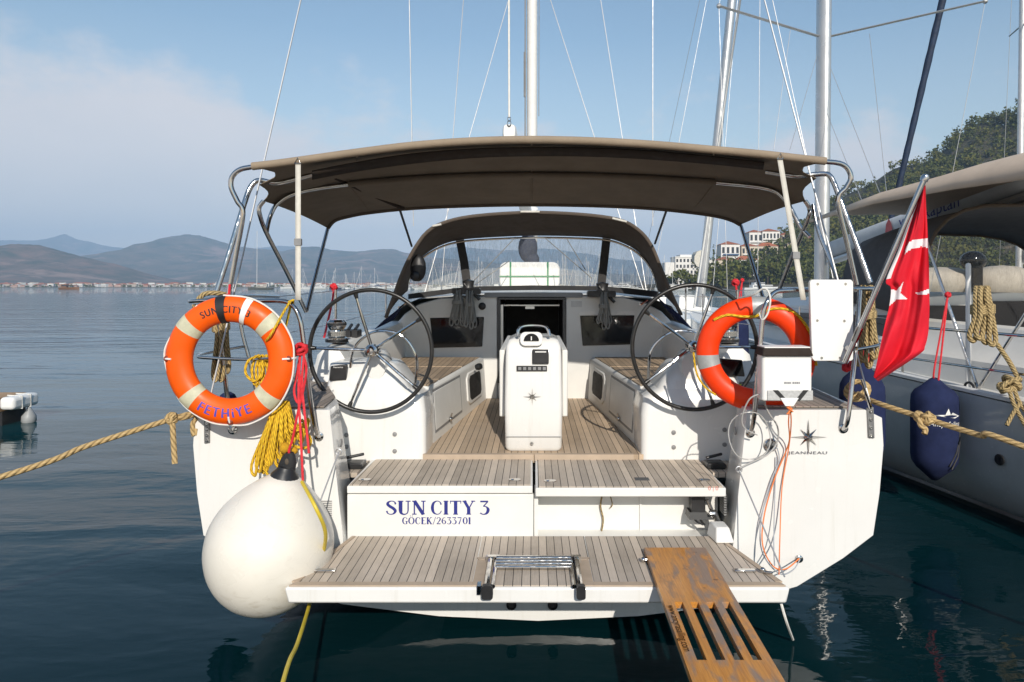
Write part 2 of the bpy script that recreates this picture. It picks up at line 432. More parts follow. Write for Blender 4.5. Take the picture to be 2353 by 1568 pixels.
# ================================================================== the setting
def water_mat():
    m = bpy.data.materials.new('sea_water'); m.use_nodes = True; t = NT(m); b = t.b
    b.inputs['Roughness'].default_value = 0.03; b.inputs['IOR'].default_value = 1.33; b.inputs['Specular IOR Level'].default_value = 0.36
    pat = t.noise(t.coord('Object', (0.05, 0.12, 1)), 1.0, 3)
    y0 = t.new('ShaderNodeSeparateXYZ'); t.link(t.coord(), y0.inputs[0])
    open_ = t.rng(y0.outputs[1], 3.6, 17, 0.0, 1.0, True)          # base colour darkened by the quay to mute shadow stripes, teal out in the bay
    t.link(t.mix(open_, t.mix(pat, (0.0010, 0.0120, 0.0150), (0.0018, 0.0190, 0.0240)), t.mix(pat, (0.005, 0.048, 0.058), (0.008, 0.066, 0.080))), b.inputs['Base Color'])
    n1 = t.noise(t.coord('Object', (0.55, 1.25, 1)), 1.15, 3, 0.5, 0.5)
    n2 = t.noise(t.coord('Object', (1.0, 2.1, 1)), 4.2, 3, 0.5, 0.3)
    n3 = t.noise(t.coord('Object', (0.10, 0.24, 1)), 1.0, 2, 0.5)
    h = t.math('ADD', t.math('MULTIPLY', n1, 0.085), t.math('MULTIPLY', n2, 0.012))
    h = t.math('ADD', h, t.math('MULTIPLY', n3, 0.20))
    yy = t.new('ShaderNodeSeparateXYZ'); t.link(t.coord(), yy.inputs[0])
    lee = t.rng(yy.outputs[1], 9, 80, 0.42, 2.4, True)            # flatter in the lee of the quay, choppier out in the bay
    cat = t.rng(t.noise(t.coord('Object', (0.035, 0.16, 1)), 1.0, 4, 0.6), 0.35, 0.65, 0.45, 1.25, True)   # calm and ruffled patches
    h = t.math('MULTIPLY', t.math('MULTIPLY', h, lee), cat)
    n = t.new('ShaderNodeBump'); n.inputs['Strength'].default_value = 0.62; n.inputs['Distance'].default_value = 1.0
    t.link(h, n.inputs['Height']); t.link(n.outputs[0], b.inputs['Normal'])
    return m
mb = MB(); mb.poly([(-9000, -60, 0), (9000, -60, 0), (9000, 9500, 0), (-9000, 9500, 0)])
tag(mb.build('water', water_mat(), smooth=0), kind='structure')

def ground_mat(name, a, b, c, s1, s2):
    m = bpy.data.materials.new(name); m.use_nodes = True; t = NT(m)
    n1 = t.noise(t.coord(), s1, 6, 0.65); n2 = t.noise(t.coord(), s2, 5, 0.6)
    col = t.mix(t.rng(n1, 0.35, 0.65, 0, 1), a, b); col = t.mix(t.rng(n2, 0.56, 0.68, 0, 1), col, c)
    t.link(col, t.b.inputs['Base Color']); t.b.inputs['Roughness'].default_value = 0.95
    t.bump(n1, 0.6, 12.0); return m
SCRUB = ground_mat('brown_scrub_slope', (0.055, 0.062, 0.036), (0.23, 0.135, 0.100), (0.33, 0.22, 0.17), 0.012, 0.006)
SCRUB2 = ground_mat('grey_green_scrub_slope', (0.045, 0.060, 0.040), (0.19, 0.14, 0.105), (0.32, 0.21, 0.17), 0.006, 0.003)

def hill(name, sil, d0, d1, m, seed, rough=0.26, step=4):
    us = np.arange(sil[0][0], sil[-1][0]+1, step); xs, vsil = zip(*sil); rows = []
    T = [0, 0.03, 0.08, 0.15, 0.22, 0.3, 0.38, 0.46, 0.54, 0.62, 0.7, 0.78, 0.86, 0.93, 1.0, 1.08, 1.2, 1.4]
    for t in T:
        y = d0+(d1-d0)*t; row = []
        for u in us:
            vv = float(np.interp(u, xs, vsil)); zr = max(2.0, H+(V0-vv)/F*d1)
            X = (u-U0)/F*d1                                   # straight strips, parallel to the view
            prof = (t**1.25 if t <= 1 else max(0.0, 1-(t-1)*1.6))
            nz_ = mnoise.fractal(Vector((X/(d1*0.055)+seed, y/(d1*0.055), seed*1.7)), 0.8, 2.1, 7)
            z = -2+(zr+2)*prof*(1+rough*nz_*(1-0.85*min(1, abs(t))**2))
            row.append((X, y, z))
        rows.append(row)
    mb = MB(); mb.grid(rows); return tag(mb.build(name, m, smooth=60), kind='structure')
hill('mountain', [(-900, 640), (-400, 600), (-150, 572), (0, 563), (47, 560), (90, 564), (140, 578), (180, 588), (223, 597), (262, 606), (310, 622), (370, 640), (450, 650), (560, 655), (640, 659)], 1750, 2700, SCRUB, 3.1)
hill('mountain', [(60, 650), (150, 620), (223, 594), (262, 583), (310, 570), (360, 556), (395, 543), (425, 537), (460, 541), (500, 552), (540, 562), (600, 572), (650, 577), (700, 569), (730, 568), (770, 576), (820, 578), (870, 573), (900, 572), (930, 582), (1000, 592), (1080, 600), (1200, 612), (1330, 622), (1500, 636), (1700, 650)], 2900, 5000, SCRUB2, 8.4)
hill('mountain', [(-700, 560), (-200, 549), (0, 553), (60, 556), (120, 546), (150, 538), (185, 552), (230, 566), (330, 575), (480, 580), (640, 566), (760, 575), (960, 585), (1060, 566), (1150, 578), (1250, 570), (1380, 590), (1560, 612), (1800, 640)], 6200, 9000, SCRUB2, 5.2)

# low shore below the hills
def shore_strip():
    mb = MB(); rows = []
    for y, z in ((1430, -1.0), (1455, 1.4), (1600, 3.0), (1800, 5.0)):
        rows.append([(x, y+25*math.sin(x*0.004), z) for x in range(-2200, 900, 60)])
    mb.grid(rows); return tag(mb.build('shore', ground_mat('shore_ground', (0.10, 0.10, 0.06), (0.19, 0.16, 0.12), (0.24, 0.21, 0.17), 0.03, 0.01)), kind='structure')
shore_strip()

# ---- headland on the right
RIDGE = [(1440, 659), (1500, 656), (1560, 650), (1620, 640), (1660, 622), (1720, 600), (1790, 562), (1830, 532), (1880, 500), (1900, 478), (1960, 442), (2020, 416), (2090, 386), (2150, 356), (2230, 311), (2300, 268), (2353, 236), (2500, 170), (2700, 110), (2950, 70)]
YS, YR = 410.0, 600.0
def terr(u, y):
    vv = float(np.interp(u, *zip(*RIDGE))); zr = H+(V0-vv)/F*YR; t = (y-YS)/(YR-YS)
    pr = (max(0, t)**1.15 if t <= 1 else 1-(t-1)*0.5)
    x = (u-U0)/F*y
    return -0.6+min(1, max(0, t*12))*1.6+zr*pr*(1+0.10*mnoise.noise(Vector((x*0.03, y*0.03, 4))))
mb = MB(); rows = []
for y in [400, 411, 418, 430, 445, 460, 475, 490, 505, 520, 535, 550, 565, 580, 600, 640, 720]:
    rows.append([((u-U0)/F*y, y, terr(u, y)) for u in range(1440, 2960, 14)])
mb.grid(rows)
tag(mb.build('headland', ground_mat('rocky_hillside', (0.035, 0.040, 0.020), (0.075, 0.062, 0.038), (0.26, 0.20, 0.15), 0.15, 0.035), smooth=60), kind='structure')

def leaf_mat(name, a, b, c):
    m = bpy.data.materials.new(name); m.use_nodes = True; t = NT(m)
    g = t.new('ShaderNodeNewGeometry'); rnd = g.outputs['Random Per Island']
    n = t.noise(t.coord(), 0.09, 3)
    col = t.mix(rnd, a, b); col = t.mix(t.rng(n, 0.48, 0.68, 0, 0.8), col, c)
    t.link(col, t.b.inputs['Base Color']); t.b.inputs['Roughness'].default_value = 0.8
    t.b.inputs['Specular IOR Level'].default_value = 0.2
    return m
PINE = leaf_mat('pine_foliage', (0.042, 0.056, 0.013), (0.125, 0.138, 0.034), (0.165, 0.145, 0.036))
BROAD = leaf_mat('broadleaf_foliage', (0.06, 0.075, 0.015), (0.13, 0.135, 0.025), (0.16, 0.13, 0.03))
BARK = mat('bark', (0.10, 0.07, 0.05), 0.9, var=0.3)

rng_ = np.random.default_rng(11)
def crown(mb, c, rx, rz, n, q, r=rng_):
    lobes = r.normal(size=(5, 3))*np.array([rx*0.5, rx*0.5, rz*0.38])
    for _ in range(n):
        l_ = lobes[r.integers(5)]; d = r.normal(size=3); d /= np.linalg.norm(d); d *= r.random()**0.4
        p = np.array(c)+l_+d*np.array([rx*0.6, rx*0.6, rz*0.55])
        a = r.normal(size=3); a /= np.linalg.norm(a); b = np.cross(a, r.normal(size=3)); b /= np.linalg.norm(b)
        s = q*(0.6+0.8*r.random()); mb.add([p-a*s-b*s*0.7, p+a*s-b*s*0.8, p+a*s*0.8+b*s*0.8, p-a*s*0.7+b*s*0.7], [(0, 1, 2, 3)])
def keep_out(u, y):                    # the houses' terraces stay clear of wood
    return (1640 < u < 1760 and y < 545) or (1700 < u < 1830 and 515 < y < 585)
mb = MB(); k = 0
while k < 2300:
    u = 1600+1000*rng_.random()**0.9; y = 425+200*rng_.random()
    if keep_out(u, y): continue
    x = (u-U0)/F*y; bare = mnoise.noise(Vector((x*0.02, y*0.02, 9)))
    if bare > 0.34 or (1925 < u < 2040 and y > 545 and rng_.random() < 0.72): continue
    z = terr(u, y); s = 0.7+0.75*rng_.random(); k += 1
    crown(mb, (x, y, z+4.3*s), 3.3*s, 3.6*s, 46, 0.60*s)
o = mb.build('pine_wood', PINE, smooth=0); tag(o, 'dark green pine wood covering the steep hillside above the moored boats', 'forest', kind='stuff')

# single trees along the right-hand shore, in front of the houses
def tree(name, u, y, h, rx, m, label, group, n=170, con=False):
    if not con: h, rx = h*1.18, rx*1.3
    x = (u-U0)/F*y; z = terr(u, y); t = thing(name, (x, y, z), label, 'tree', group)
    b = MB(); b.tube([(x, y, z-0.5), (x+0.2, y, z+h*0.35), (x, y, z+h*0.8)], [0.32, 0.24, 0.10], 6)
    b.tube([(x+0.1, y, z+h*0.4), (x+rx*0.5, y+0.3, z+h*0.65)], [0.14, 0.06], 5); b.tube([(x+0.1, y, z+h*0.42), (x-rx*0.5, y-0.3, z+h*0.66)], [0.14, 0.06], 5)
    b.build('trunk', BARK, t)
    c = MB()
    if con:
        for i in range(9): crown(c, (x, y, z+h*(0.18+0.09*i)), rx*(1-i/10.0), h*0.10, 22, 0.42)
    else: crown(c, (x, y, z+h*0.62), rx, h*0.42, n, 0.85)
    c.build('crown', m, t, smooth=0); return t
TG = 'trees along the right-hand shore'
k = 0
for (u, y, h, rx, kind) in [(1540, 432, 9, 4, 1), (1556, 426, 8, 3.6, 1), (1575, 430, 10, 4.4, 1), (1594, 424, 8, 3.8, 1), (1612, 428, 10, 4.2, 1), (1630, 425, 11, 4.5, 1), (1648, 432, 14, 5, 1), (1664, 424, 11, 4.5, 1), (1684, 428, 13, 4.8, 1), (1702, 430, 14, 5.2, 0), (1722, 426, 12, 4.6, 0), (1742, 430, 15, 5.4, 0), (1764, 428, 16, 5.6, 0), (1786, 430, 17, 5.8, 0), (1808, 428, 18, 6.0, 0), (1830, 430, 18, 6.2, 0), (1622, 452, 16, 5, 1), (1668, 455, 15, 5, 0), (1690, 470, 14, 5, 0), (1716, 468, 15, 5, 0)]:
    tree(('broadleaf_tree', 'pine_tree')[1-kind], u, y, h, rx, (PINE, BROAD)[kind],
         ('dark green rounded tree on the right-hand shore below the red-roofed houses', 'yellow-green bushy tree on the right-hand shore in front of the white hotel')[kind],
         ('dark trees below the red-roofed houses', 'yellow-green trees in front of the white hotel')[kind])
for (u, y, h, rx, kind) in [(1652, 496, 13, 4.5, 0), (1701, 498, 12, 4, 0), (1745, 500, 14, 4.5, 0), (1690, 520, 12, 4, 0), (1720, 540, 11, 4, 0), (1790, 536, 13, 5, 0), (1750, 540, 9, 3.5, 0), (1775, 512, 11, 4, 0), (1668, 476, 10, 3.6, 0), (1712, 476, 11, 3.8, 0), (1735, 478, 11, 4, 0), (1820, 545, 13, 5, 0)]:
    tree('pine_tree', u, y, h, rx, PINE, 'dark green tree growing between the red-roofed hillside houses', 'dark trees between the hillside houses')
tree('cypress_tree', 1640, 470, 27, 2.6, PINE, 'tall dark conifer standing alone against the sky right of the white hotel', None, con=True)

# ---- buildings
WALLW = mat('white_render', (0.74, 0.72, 0.68), 0.85, var=0.06, vs=0.4)
WALLC = mat('cream_render', (0.62, 0.53, 0.42), 0.85, var=0.08, vs=0.4)
WALLP = mat('pink_render', (0.58, 0.40, 0.32), 0.85, var=0.08, vs=0.4)
ROOFT = mat('terracotta_tiles', (0.42, 0.135, 0.065), 0.85, var=0.22, vs=1.2)
WIND = mat('dark_window', (0.03, 0.035, 0.045), 0.15)
BLUEG = mat('blue_balcony_glass', (0.06, 0.11, 0.20), 0.2)

def hip_roof(mb, x0, x1, y0, y1, z, h, ov=0.5):
    x0 -= ov; x1 += ov; y0 -= ov; y1 += ov; d = min((x1-x0), (y1-y0))/2*0.95
    if x1-x0 > y1-y0: a, b = (x0+d, (y0+y1)/2, z+h), (x1-d, (y0+y1)/2, z+h)
    else: a, b = ((x0+x1)/2, y0+d, z+h), ((x0+x1)/2, y1-d, z+h)
    c = [(x0, y0, z), (x1, y0, z), (x1, y1, z), (x0, y1, z)]
    if x1-x0 > y1-y0: return mb.add(c+[a, b], [(0, 1, 5, 4), (1, 2, 5), (2, 3, 4, 5), (3, 0, 4), (3, 2, 1, 0)])
    return mb.add(c+[a, b], [(0, 1, 4), (1, 2, 5, 4), (2, 3, 5), (3, 0, 4, 5), (3, 2, 1, 0)])
def at_u(u, y): return (u-U0)/F*y
def block(name, u0, u1, y, depth, v_top, label, cat, wall, roof, floors, cols, balc=None, group=None, extra=None):
    x0, x1 = at_u(u0, y), at_u(u1, y); zb = terr((u0+u1)/2, y)-2; zt = H+(V0-v_top)/F*y
    t = thing(name, ((x0+x1)/2, y, zb), label, cat, group)
    w = MB(); w.box(x0, x1, y, y+depth, zb, zt)
    if extra:
        for (a0, a1, vt, dy) in extra:
            w.box(at_u(a0, y), at_u(a1, y), y+dy, y+dy+depth*0.8, zb, H+(V0-vt)/F*y)
    if not roof: w.box(x0-0.3, x1+0.3, y-0.3, y+depth+0.3, zt+0.003, zt+0.6)
    w.build('wall', wall, t)
    if roof:
        r_ = MB(); hip_roof(r_, x0, x1, y, y+depth, zt+0.003, (x1-x0)*0.13+1.0); r_.build('roof', roof, t)
    fh = (zt-zb-2)/floors; cw = (x1-x0)/cols
    for i in range(floors):
        for j in range(cols):
            b = MB(); cx = x0+(j+0.5)*cw; z = zb+2+(i+0.2)*fh
            b.box(cx-cw*0.27, cx+cw*0.27, y-0.06, y+0.2, z, z+fh*0.55); b.build('window', WIND, t, smooth=0)
        if balc:
            b = MB(); z = zb+2+i*fh; b.box(x0+cw*0.3, x1-cw*0.3, y-1.5, y-0.02, z, z+0.25); b.box(x0+cw*0.3, x1-cw*0.3, y-1.55, y-1.42, z+0.25, z+1.1)
            b.build('balcony', balc, t, smooth=0)
    return t
block('hotel_building', 1552, 1610, 455, 16, 592, 'white flat-roofed hotel with rows of dark windows on the right-hand shore', 'hotel', WALLW, None, 5, 7, extra=[(1566, 1604, 585, 4), (1530, 1556, 603, 2)])
block('hotel_annex', 1613, 1643, 452, 14, 600, 'lower white hotel wing with long balconies, right of the taller white block', 'hotel', WALLW, None, 4, 3, WALLW)
block('apartment_building', 1657, 1700, 500, 14, 562, 'white apartment block with blue balcony glass on the slope under the twin hill houses', 'building', WALLW, ROOFT, 3, 4, BLUEG)
block('apartment_building', 1704, 1742, 504, 14, 566, 'cream apartment block beside the one with blue balcony glass', 'building', WALLC, ROOFT, 3, 4, WALLW)
block('hill_house', 1722, 1752, 548, 14, 534, 'white house at the top left of the hillside group, plain gable', 'house', WALLW, ROOFT, 3, 3, WALLW)
block('hill_house', 1752, 1792, 546, 14, 532, 'long red-roofed white house highest on the hillside, many windows', 'house', WALLW, ROOFT, 3, 5, WALLW)
block('hill_house', 1796, 1818, 550, 12, 540, 'cream red-roofed house at the right end of the hillside group', 'house', WALLC, ROOFT, 2, 3)
block('terrace_house', 1742, 1788, 520, 10, 566, 'cream terrace of houses with a low red roof below the highest house', 'house', WALLC, ROOFT, 2, 5, WALLC)
block('terrace_house', 1650, 1690, 480, 10, 598, 'low red-roofed house between the hotel and the apartment blocks', 'house', WALLC, ROOFT, 1, 4)
block('terrace_house', 1692, 1740, 482, 10, 597, 'long low house with a bright red roof below the apartment blocks', 'house', WALLW, ROOFT, 1, 5)

# far town: four kinds of house, copied along the shore
def town_house(kind):
    b = MB(); w, d, h = ((9, 8, 5.6), (13, 9, 7.5), (10, 8, 4.0), (20, 10, 6.2))[kind]
    b.box(-w/2, w/2, 0, d, -1, h); b.m = 2
    for i in range(int(h//2.6)):
        for j in range(int(w//2.4)): b.box(-w/2+0.6+j*2.4, -w/2+1.8+j*2.4, -0.08, 0.2, 0.8+i*2.7, 2.2+i*2.7)
    b.m = 1
    if kind == 1: b.box(-w/2-0.3, w/2+0.3, -0.3, d+0.3, h+0.003, h+0.5)
    else: hip_roof(b, -w/2, w/2, 0, d, h+0.003, 2.0)
    me_mats = ([WALLW, ROOFT, WIND], [WALLW, WALLC, WIND], [WALLP, ROOFT, WIND], [WALLC, ROOFT, WIND])[kind]
    o = b.build('town_house', me_mats, smooth=0)
    lab = ('white town house with a red hipped roof on the far shore', 'white flat-roofed town house of two or three floors on the far shore',
           'small pink town house with a red roof on the far shore', 'long cream town house with a red roof on the far shore')[kind]
    return tag(o, lab, 'house', ('white red-roofed houses of the far town', 'white flat-roofed houses of the far town', 'pink houses of the far town', 'long cream houses of the far town')[kind])
protos = [town_house(k) for k in range(4)]
rt = random.Random(5); n = 0
for i in range(236):
    u = -20+1000*((i+rt.random())/236); kx = rt.choices([0, 1, 2, 3], [4, 3, 3, 1.5])[0]; y = 1470+rt.random()*200
    src = protos[kx]; o = src if src.location.length == 0 else src.copy()
    if o is not src: COL.objects.link(o)
    x = (u-U0)/F*y; o.location = (x, y, 1.5+max(0, (y-1500)*0.02)); o.rotation_euler = (0, 0, rt.uniform(-0.5, 0.5)); s = rt.uniform(0.75, 1.2); o.scale = (s, s, s)
mb = MB(); rr = np.random.default_rng(3)
for i in range(260):
    u = -30+1050*rr.random(); y = 1462+220*rr.random(); crown(mb, ((u-U0)/F*y, y, 3.5), 4.5, 3.0, 9, 2.0, rr)
tag(mb.build('shore_greenery', BROAD, smooth=0), 'band of low green gardens between the houses of the far town', 'trees', kind='stuff')

# ---- boats across the bay
HULLW = mat('white_hull_paint', (0.76, 0.76, 0.74), 0.35, var=0.05)
HULLB = mat('navy_hull_paint', (0.02, 0.03, 0.09), 0.3)
HULLN = mat('brown_timber_hull', (0.20, 0.10, 0.05), 0.5)
HULLG = mat('grey_green_hull', (0.11, 0.115, 0.10), 0.4)
CANV = mat('blue_boat_canvas', (0.03, 0.06, 0.18), 0.9)
def hull_mesh(b, L, W, fb, sheer=0.25):
    rows = []
    for i in range(9):
        t = i/8; x = -L/2+L*t; w = W/2*(1 if t < 0.45 else (1-((t-0.45)/0.55)**2.1)); z = fb+sheer*t*t
        w = max(w, 0.02)
        rows.append([(x, -w, z), (x, -w*0.92, z*0.45), (x, -w*0.6, -0.25), (x, w*0.6, -0.25), (x, w*0.92, z*0.45), (x, w, z)])
    b.grid(rows, close=True); b.poly([p for p in rows[0]])
def sail_boat(kind):
    b = MB(); L = (12, 14, 11)[kind]; hull_mesh(b, L, L*0.3, 1.2); b.box(-L*0.15, L*0.2, -1.1, 1.1, 1.22, 1.75)
    b.m = 2; b.box(-L*0.14, L*0.19, -1.12, 1.12, 1.4, 1.62); b.m = 1
    b.tube([(L*0.1, 0, 1.2), (L*0.09, 0, 1.2+L*1.32)], [0.11, 0.08], 5); b.tube([(L*0.1, 0, 2.7), (-L*0.28, 0, 2.8)], 0.12, 5)
    b.tube([(L*0.1, -1.1, 1.2+L*0.7), (L*0.1, 1.1, 1.2+L*0.7)], 0.04, 4)
    for a, c in (((L*0.48, 0, 1.5), (L*0.09, 0, 1.2+L*1.3)), ((-L*0.49, 0, 1.2), (L*0.09, 0, 1.2+L*1.3))): b.tube([a, c], 0.03, 4)
    b.m = 3; b.tube([(L*0.08, 0, 2.95), (-L*0.28, 0, 3.0)], 0.24, 6); b.box(-L*0.36, -L*0.16, -1.3, 1.3, 2.9, 3.05)
    b.tube([(L*0.47, 0, 1.6), (L*0.13, 0, 1.2+L*1.15)], 0.09, 5)
    o = b.build('sailing_boat', [(HULLW, HULLW, HULLB)[kind], MASTW, WIND, (CANV, WEB, CANV)[kind]], smooth=35)
    return tag(o, ('white sailing boat with blue sail cover moored in the far marina', 'long white sailing boat with cream canvas moored in the far marina', 'navy-hulled sailing boat moored in the far marina')[kind],
               'sailing boat', ('blue-covered boats of the far marina', 'cream-canvas boats of the far marina', 'navy boats of the far marina')[kind])
def power_boat(kind):
    b = MB(); L = (16, 22)[kind]; hull_mesh(b, L, L*0.28, 1.6, 0.6); b.box(-L*0.30, L*0.18, -1.8, 1.8, 1.7, 2.9); b.box(-L*0.25, L*0.04, -1.5, 1.5, 2.903, 3.9); b.box(-L*0.3, L*0.02, -1.6, 1.6, 4.6, 4.75)
    for x in (-L*0.28, -L*0.02): b.tube([(x, -1.3, 3.9), (x, -1.3, 4.6)], 0.07, 4); b.tube([(x, 1.3, 3.9), (x, 1.3, 4.6)], 0.07, 4)
    b.m = 1; b.box(-L*0.26, L*0.182, -1.83, 1.83, 2.1, 2.6); b.box(-L*0.2, L*0.043, -1.53, 1.53, 3.15, 3.6)
    o = b.build('motor_yacht', [HULLW, WIND], smooth=35)
    return tag(o, ('white motor yacht moored among the masts of the far marina', 'large white motor yacht moored among the masts of the far marina')[kind], 'motor yacht', ('motor yachts of the far marina', 'large motor yachts of the far marina')[kind])
bp = [sail_boat(0), sail_boat(1), sail_boat(2), power_boat(0), power_boat(1)]
for i in range(122):
    t_ = i/122; u = 650+930*t_**0.8+rt.uniform(-14, 14); y = (560+rt.random()*330) if u < 940 else (330+rt.random()*420); kx = rt.choices([0, 1, 2, 3, 4], [5, 5, 1, 1.6, 1])[0]
    src = bp[kx]; o = src if src.location.length == 0 else src.copy()
    if o is not src: COL.objects.link(o)
    o.location = ((u-U0)/F*y, y, 0); o.rotation_euler = (0, 0, rt.choice([0, math.pi])+rt.uniform(-1.2, 1.2)); s = rt.uniform(0.8, 1.12); o.scale = (s, s, s)

def boat_thing(name, u, y, label, cat, rz, L, W, fb, hullm, masts=(), cabin=(), tender=False):
    t = thing(name, (at_u(u, y), y, 0), label, cat, rz=rz)
    b = MB(); hull_mesh(b, L, W, fb, 0.6); b.build('hull', hullm, t, local=True, smooth=35)
    for (x0, x1, w, z0, z1, m) in cabin:
        b = MB(); b.box(x0, x1, -w, w, z0, z1); b.build('cabin', m, t, local=True, bevel=0.15)
        b = MB(); b.box(x0+0.5, x1+0.02, -w-0.03, w+0.03, z0+(z1-z0)*0.35, z0+(z1-z0)*0.75); b.build('window', WIND, t, local=True, smooth=0)
    for (x, h) in masts:
        b = MB(); b.tube([(x, 0, fb), (x-0.2, 0, h)], [0.16, 0.11], 6); b.tube([(x, -1.6, fb+(h-fb)*0.4), (x, 1.6, fb+(h-fb)*0.4)], 0.05, 4); b.tube([(x, -1.3, fb+(h-fb)*0.7), (x, 1.3, fb+(h-fb)*0.7)], 0.05, 4)
        b.tube([(x, 0, 3.2), (x-L*0.25, 0, 3.3)], 0.16, 5); b.build('mast', MASTW, t, local=True)
        b = MB(); b.tube([(L*0.5, 0, fb+0.6), (x-0.2, 0, h)], 0.045, 4); b.tube([(-L*0.49, 0, fb), (x-0.2, 0, h)], 0.04, 4); b.build('stay', WIRE, t, local=True)
    return t
boat_thing('anchored_yacht', 598, 480, 'grey-hulled sailing yacht anchored alone on the bay under the bimini frame', 'sailing yacht', 3.05, 18, 4.2, 1.5, HULLG, [(2.5, 42/1.0-0.5)], [(-4.5, 3.0, 1.3, 1.55, 2.5, WEB)])
boat_thing('wooden_tour_boat', 160, 520, 'small brown wooden tour boat with a dark canopy, alone on the bay at far left', 'tour boat', 0.1, 14, 4.4, 1.6, HULLN, [], [(-5.5, -1.5, 1.6, 1.7, 4.2, HULLN), (-1.4, 3.6, 1.5, 3.2, 3.7, HULLN)])
boat_thing('flybridge_yacht', 1752, 335, 'sleek white flybridge motor yacht lying off the wooded right-hand shore', 'motor yacht', 0.15, 21, 5.0, 1.7, HULLW, [], [(-6, 4.5, 2.0, 1.75, 3.1, HULLW), (-5, 0.5, 1.8, 3.13, 4.2, HULLW)])
for u, y, z_ in ((805, 20.5, 0.0), (432, 30, 0.0)):
    c = Vector((at_u(u, y), y, 0.02)); b = MB(); b.ball(c, 0.075 if y < 25 else 0.1, 10, 7); 
    solo(b, 'marker_buoy', ORANGE2, c, ('small orange marker buoy on the water, seen through the left steering wheel', 'small orange marker buoy on open water left of the orange lifebuoy')[0 if y < 25 else 1], 'buoy')

# ---- the air over the bay
mb = MB(); mb.box(-9200, 9200, -120, 9600, -3, 790)
hz = bpy.data.materials.new('sea_haze'); hz.use_nodes = True; hn = hz.node_tree
for q in list(hn.nodes):
    if q.type != 'OUTPUT_MATERIAL': hn.nodes.remove(q)
vol = hn.nodes.new('ShaderNodeVolumePrincipled'); vol.inputs['Color'].default_value = (0.48, 0.71, 1.0, 1); vol.inputs['Density'].default_value = 0.00015; vol.inputs['Anisotropy'].default_value = -0.2
hn.links.new(vol.outputs[0], [q for q in hn.nodes if q.type == 'OUTPUT_MATERIAL'][0].inputs['Volume'])
tag(mb.build('haze', hz, smooth=0), kind='stuff')

# ---- quay under the photographer's feet, below the frame
CONC = mat('concrete', (0.34, 0.32, 0.29), 0.9, var=0.2, vs=1.5, bump=0.4, bs=25)
mb = MB(); mb.box(-14, 14, -8, 1.75, -2.0, 0.42)
tag(mb.build('quay', CONC, bevel=0.02), kind='structure')
# ================================================================== the white yacht
XC = 0.03
Y = thing('sailing_yacht', (XC, 4.3, 0.0), 'white sailing yacht in the centre, teak swim platform lowered, brown bimini over twin wheels', 'sailing yacht')
def part(mb, name, m, parent=None, **k): return mb.build(name, m, parent or Y, **k)

# ---- hull
HALF = [(2.06, 1.375), (2.165, 1.325), (2.175, 1.15), (2.15, 0.85), (2.11, 0.585), (1.92, 0.44), (1.63, 0.262), (1.25, 0.155), (0.62, 0.075), (0.0, 0.045)]
def station(t):
    b = 1.0 if t < 0.30 else max(0.012, (1-((t-0.30)/0.70)**2.3)); out = []
    for i, (x, z) in enumerate(HALF):
        zz = z+(0.35*t if i < 2 else 0.30*t*(1-i/9)) - (0 if i < 4 else 0.42*math.sin(min(1, t*1.6)*math.pi/2)*(i/9))
        out.append((x*b, zz))
    return out
mb = MB(); rows = []
for i in range(19):
    t = i/18; yy = 4.3+13.2*t; st = station(t)
    rows.append([(XC+x, yy, z) for x, z in st]+[(XC-x, yy, z) for x, z in reversed(st[:-1])])
mb.grid(rows)
def outl(s): return [(XC+s*x, 4.3, z) for x, z in HALF]
NZ = 0.50
for s in (1, -1):
    o_ = outl(s); ib, it = XC+s*1.225, XC+s*1.315
    mb.poly([(it, 4.3, 1.375)]+o_[:8]+[(ib, 4.3, 0.15), (ib, 4.3, NZ)])
    # wing's inner face, top and forward face
    m0, m1, n0, n1 = (XC+s*1.245, 4.70, 0.50), (XC+s*1.335, 4.56, 1.375), (XC+s*1.44, 5.06, 0.50), (XC+s*1.52, 5.06, 1.38)
    mb.poly([(ib, 4.3, NZ), (it, 4.3, 1.375), m1, m0]); mb.poly([m0, m1, n1, n0]); mb.poly([(it, 4.3, 1.375), m1, n1])
    # deck edge from the wing forward
    dk = [(XC+s*station(t)[0][0], 4.3+13.2*t, station(t)[0][1]) for t in [0, .06, .12, .2, .3, .42, .54, .66, .8, .92, 1.0]]
    ins = [(it, 4.3, 1.375), (XC+s*1.52, 5.06, 1.38)]+[(XC+s*max(0.0, min(1.58, abs(p[0]-XC)-0.5)), p[1], p[2]+0.01) for p in dk[2:]]
    for i in range(len(dk)-1): mb.poly([dk[i], dk[i+1], ins[i+1], ins[i]])
mb.poly([(XC+1.225, 4.3, NZ), (XC+1.225, 4.3, 0.15)]+outl(1)[8:]+outl(-1)[8:9]+[(XC-1.225, 4.3, 0.15), (XC-1.225, 4.3, NZ)])
mb.poly([(XC-1.225, 4.3, NZ), (XC-1.225, 4.42, NZ), (XC+1.225, 4.42, NZ), (XC+1.225, 4.3, NZ)])
part(mb, 'hull', GEL, merge=0.002, bevel=0.018, smooth=40)
# antifoul strip at the waterline
# ---- side decks in teak on the quarters
for s in (1, -1):
    b = MB(); zz = 1.384
    pts = [(XC+s*1.36, 4.335, zz), (XC+s*1.99, 4.335, zz), (XC+s*2.03, 4.8, zz+0.006), (XC+s*2.03, 6.0, zz+0.045), (XC+s*1.62, 6.0, zz+0.045), (XC+s*1.56, 5.1, zz+0.012), (XC+s*1.40, 4.72, zz)]
    b.prism(pts, (0, 0, 0.006)); part(b, 'quarter_deck_teak', TEAKD)

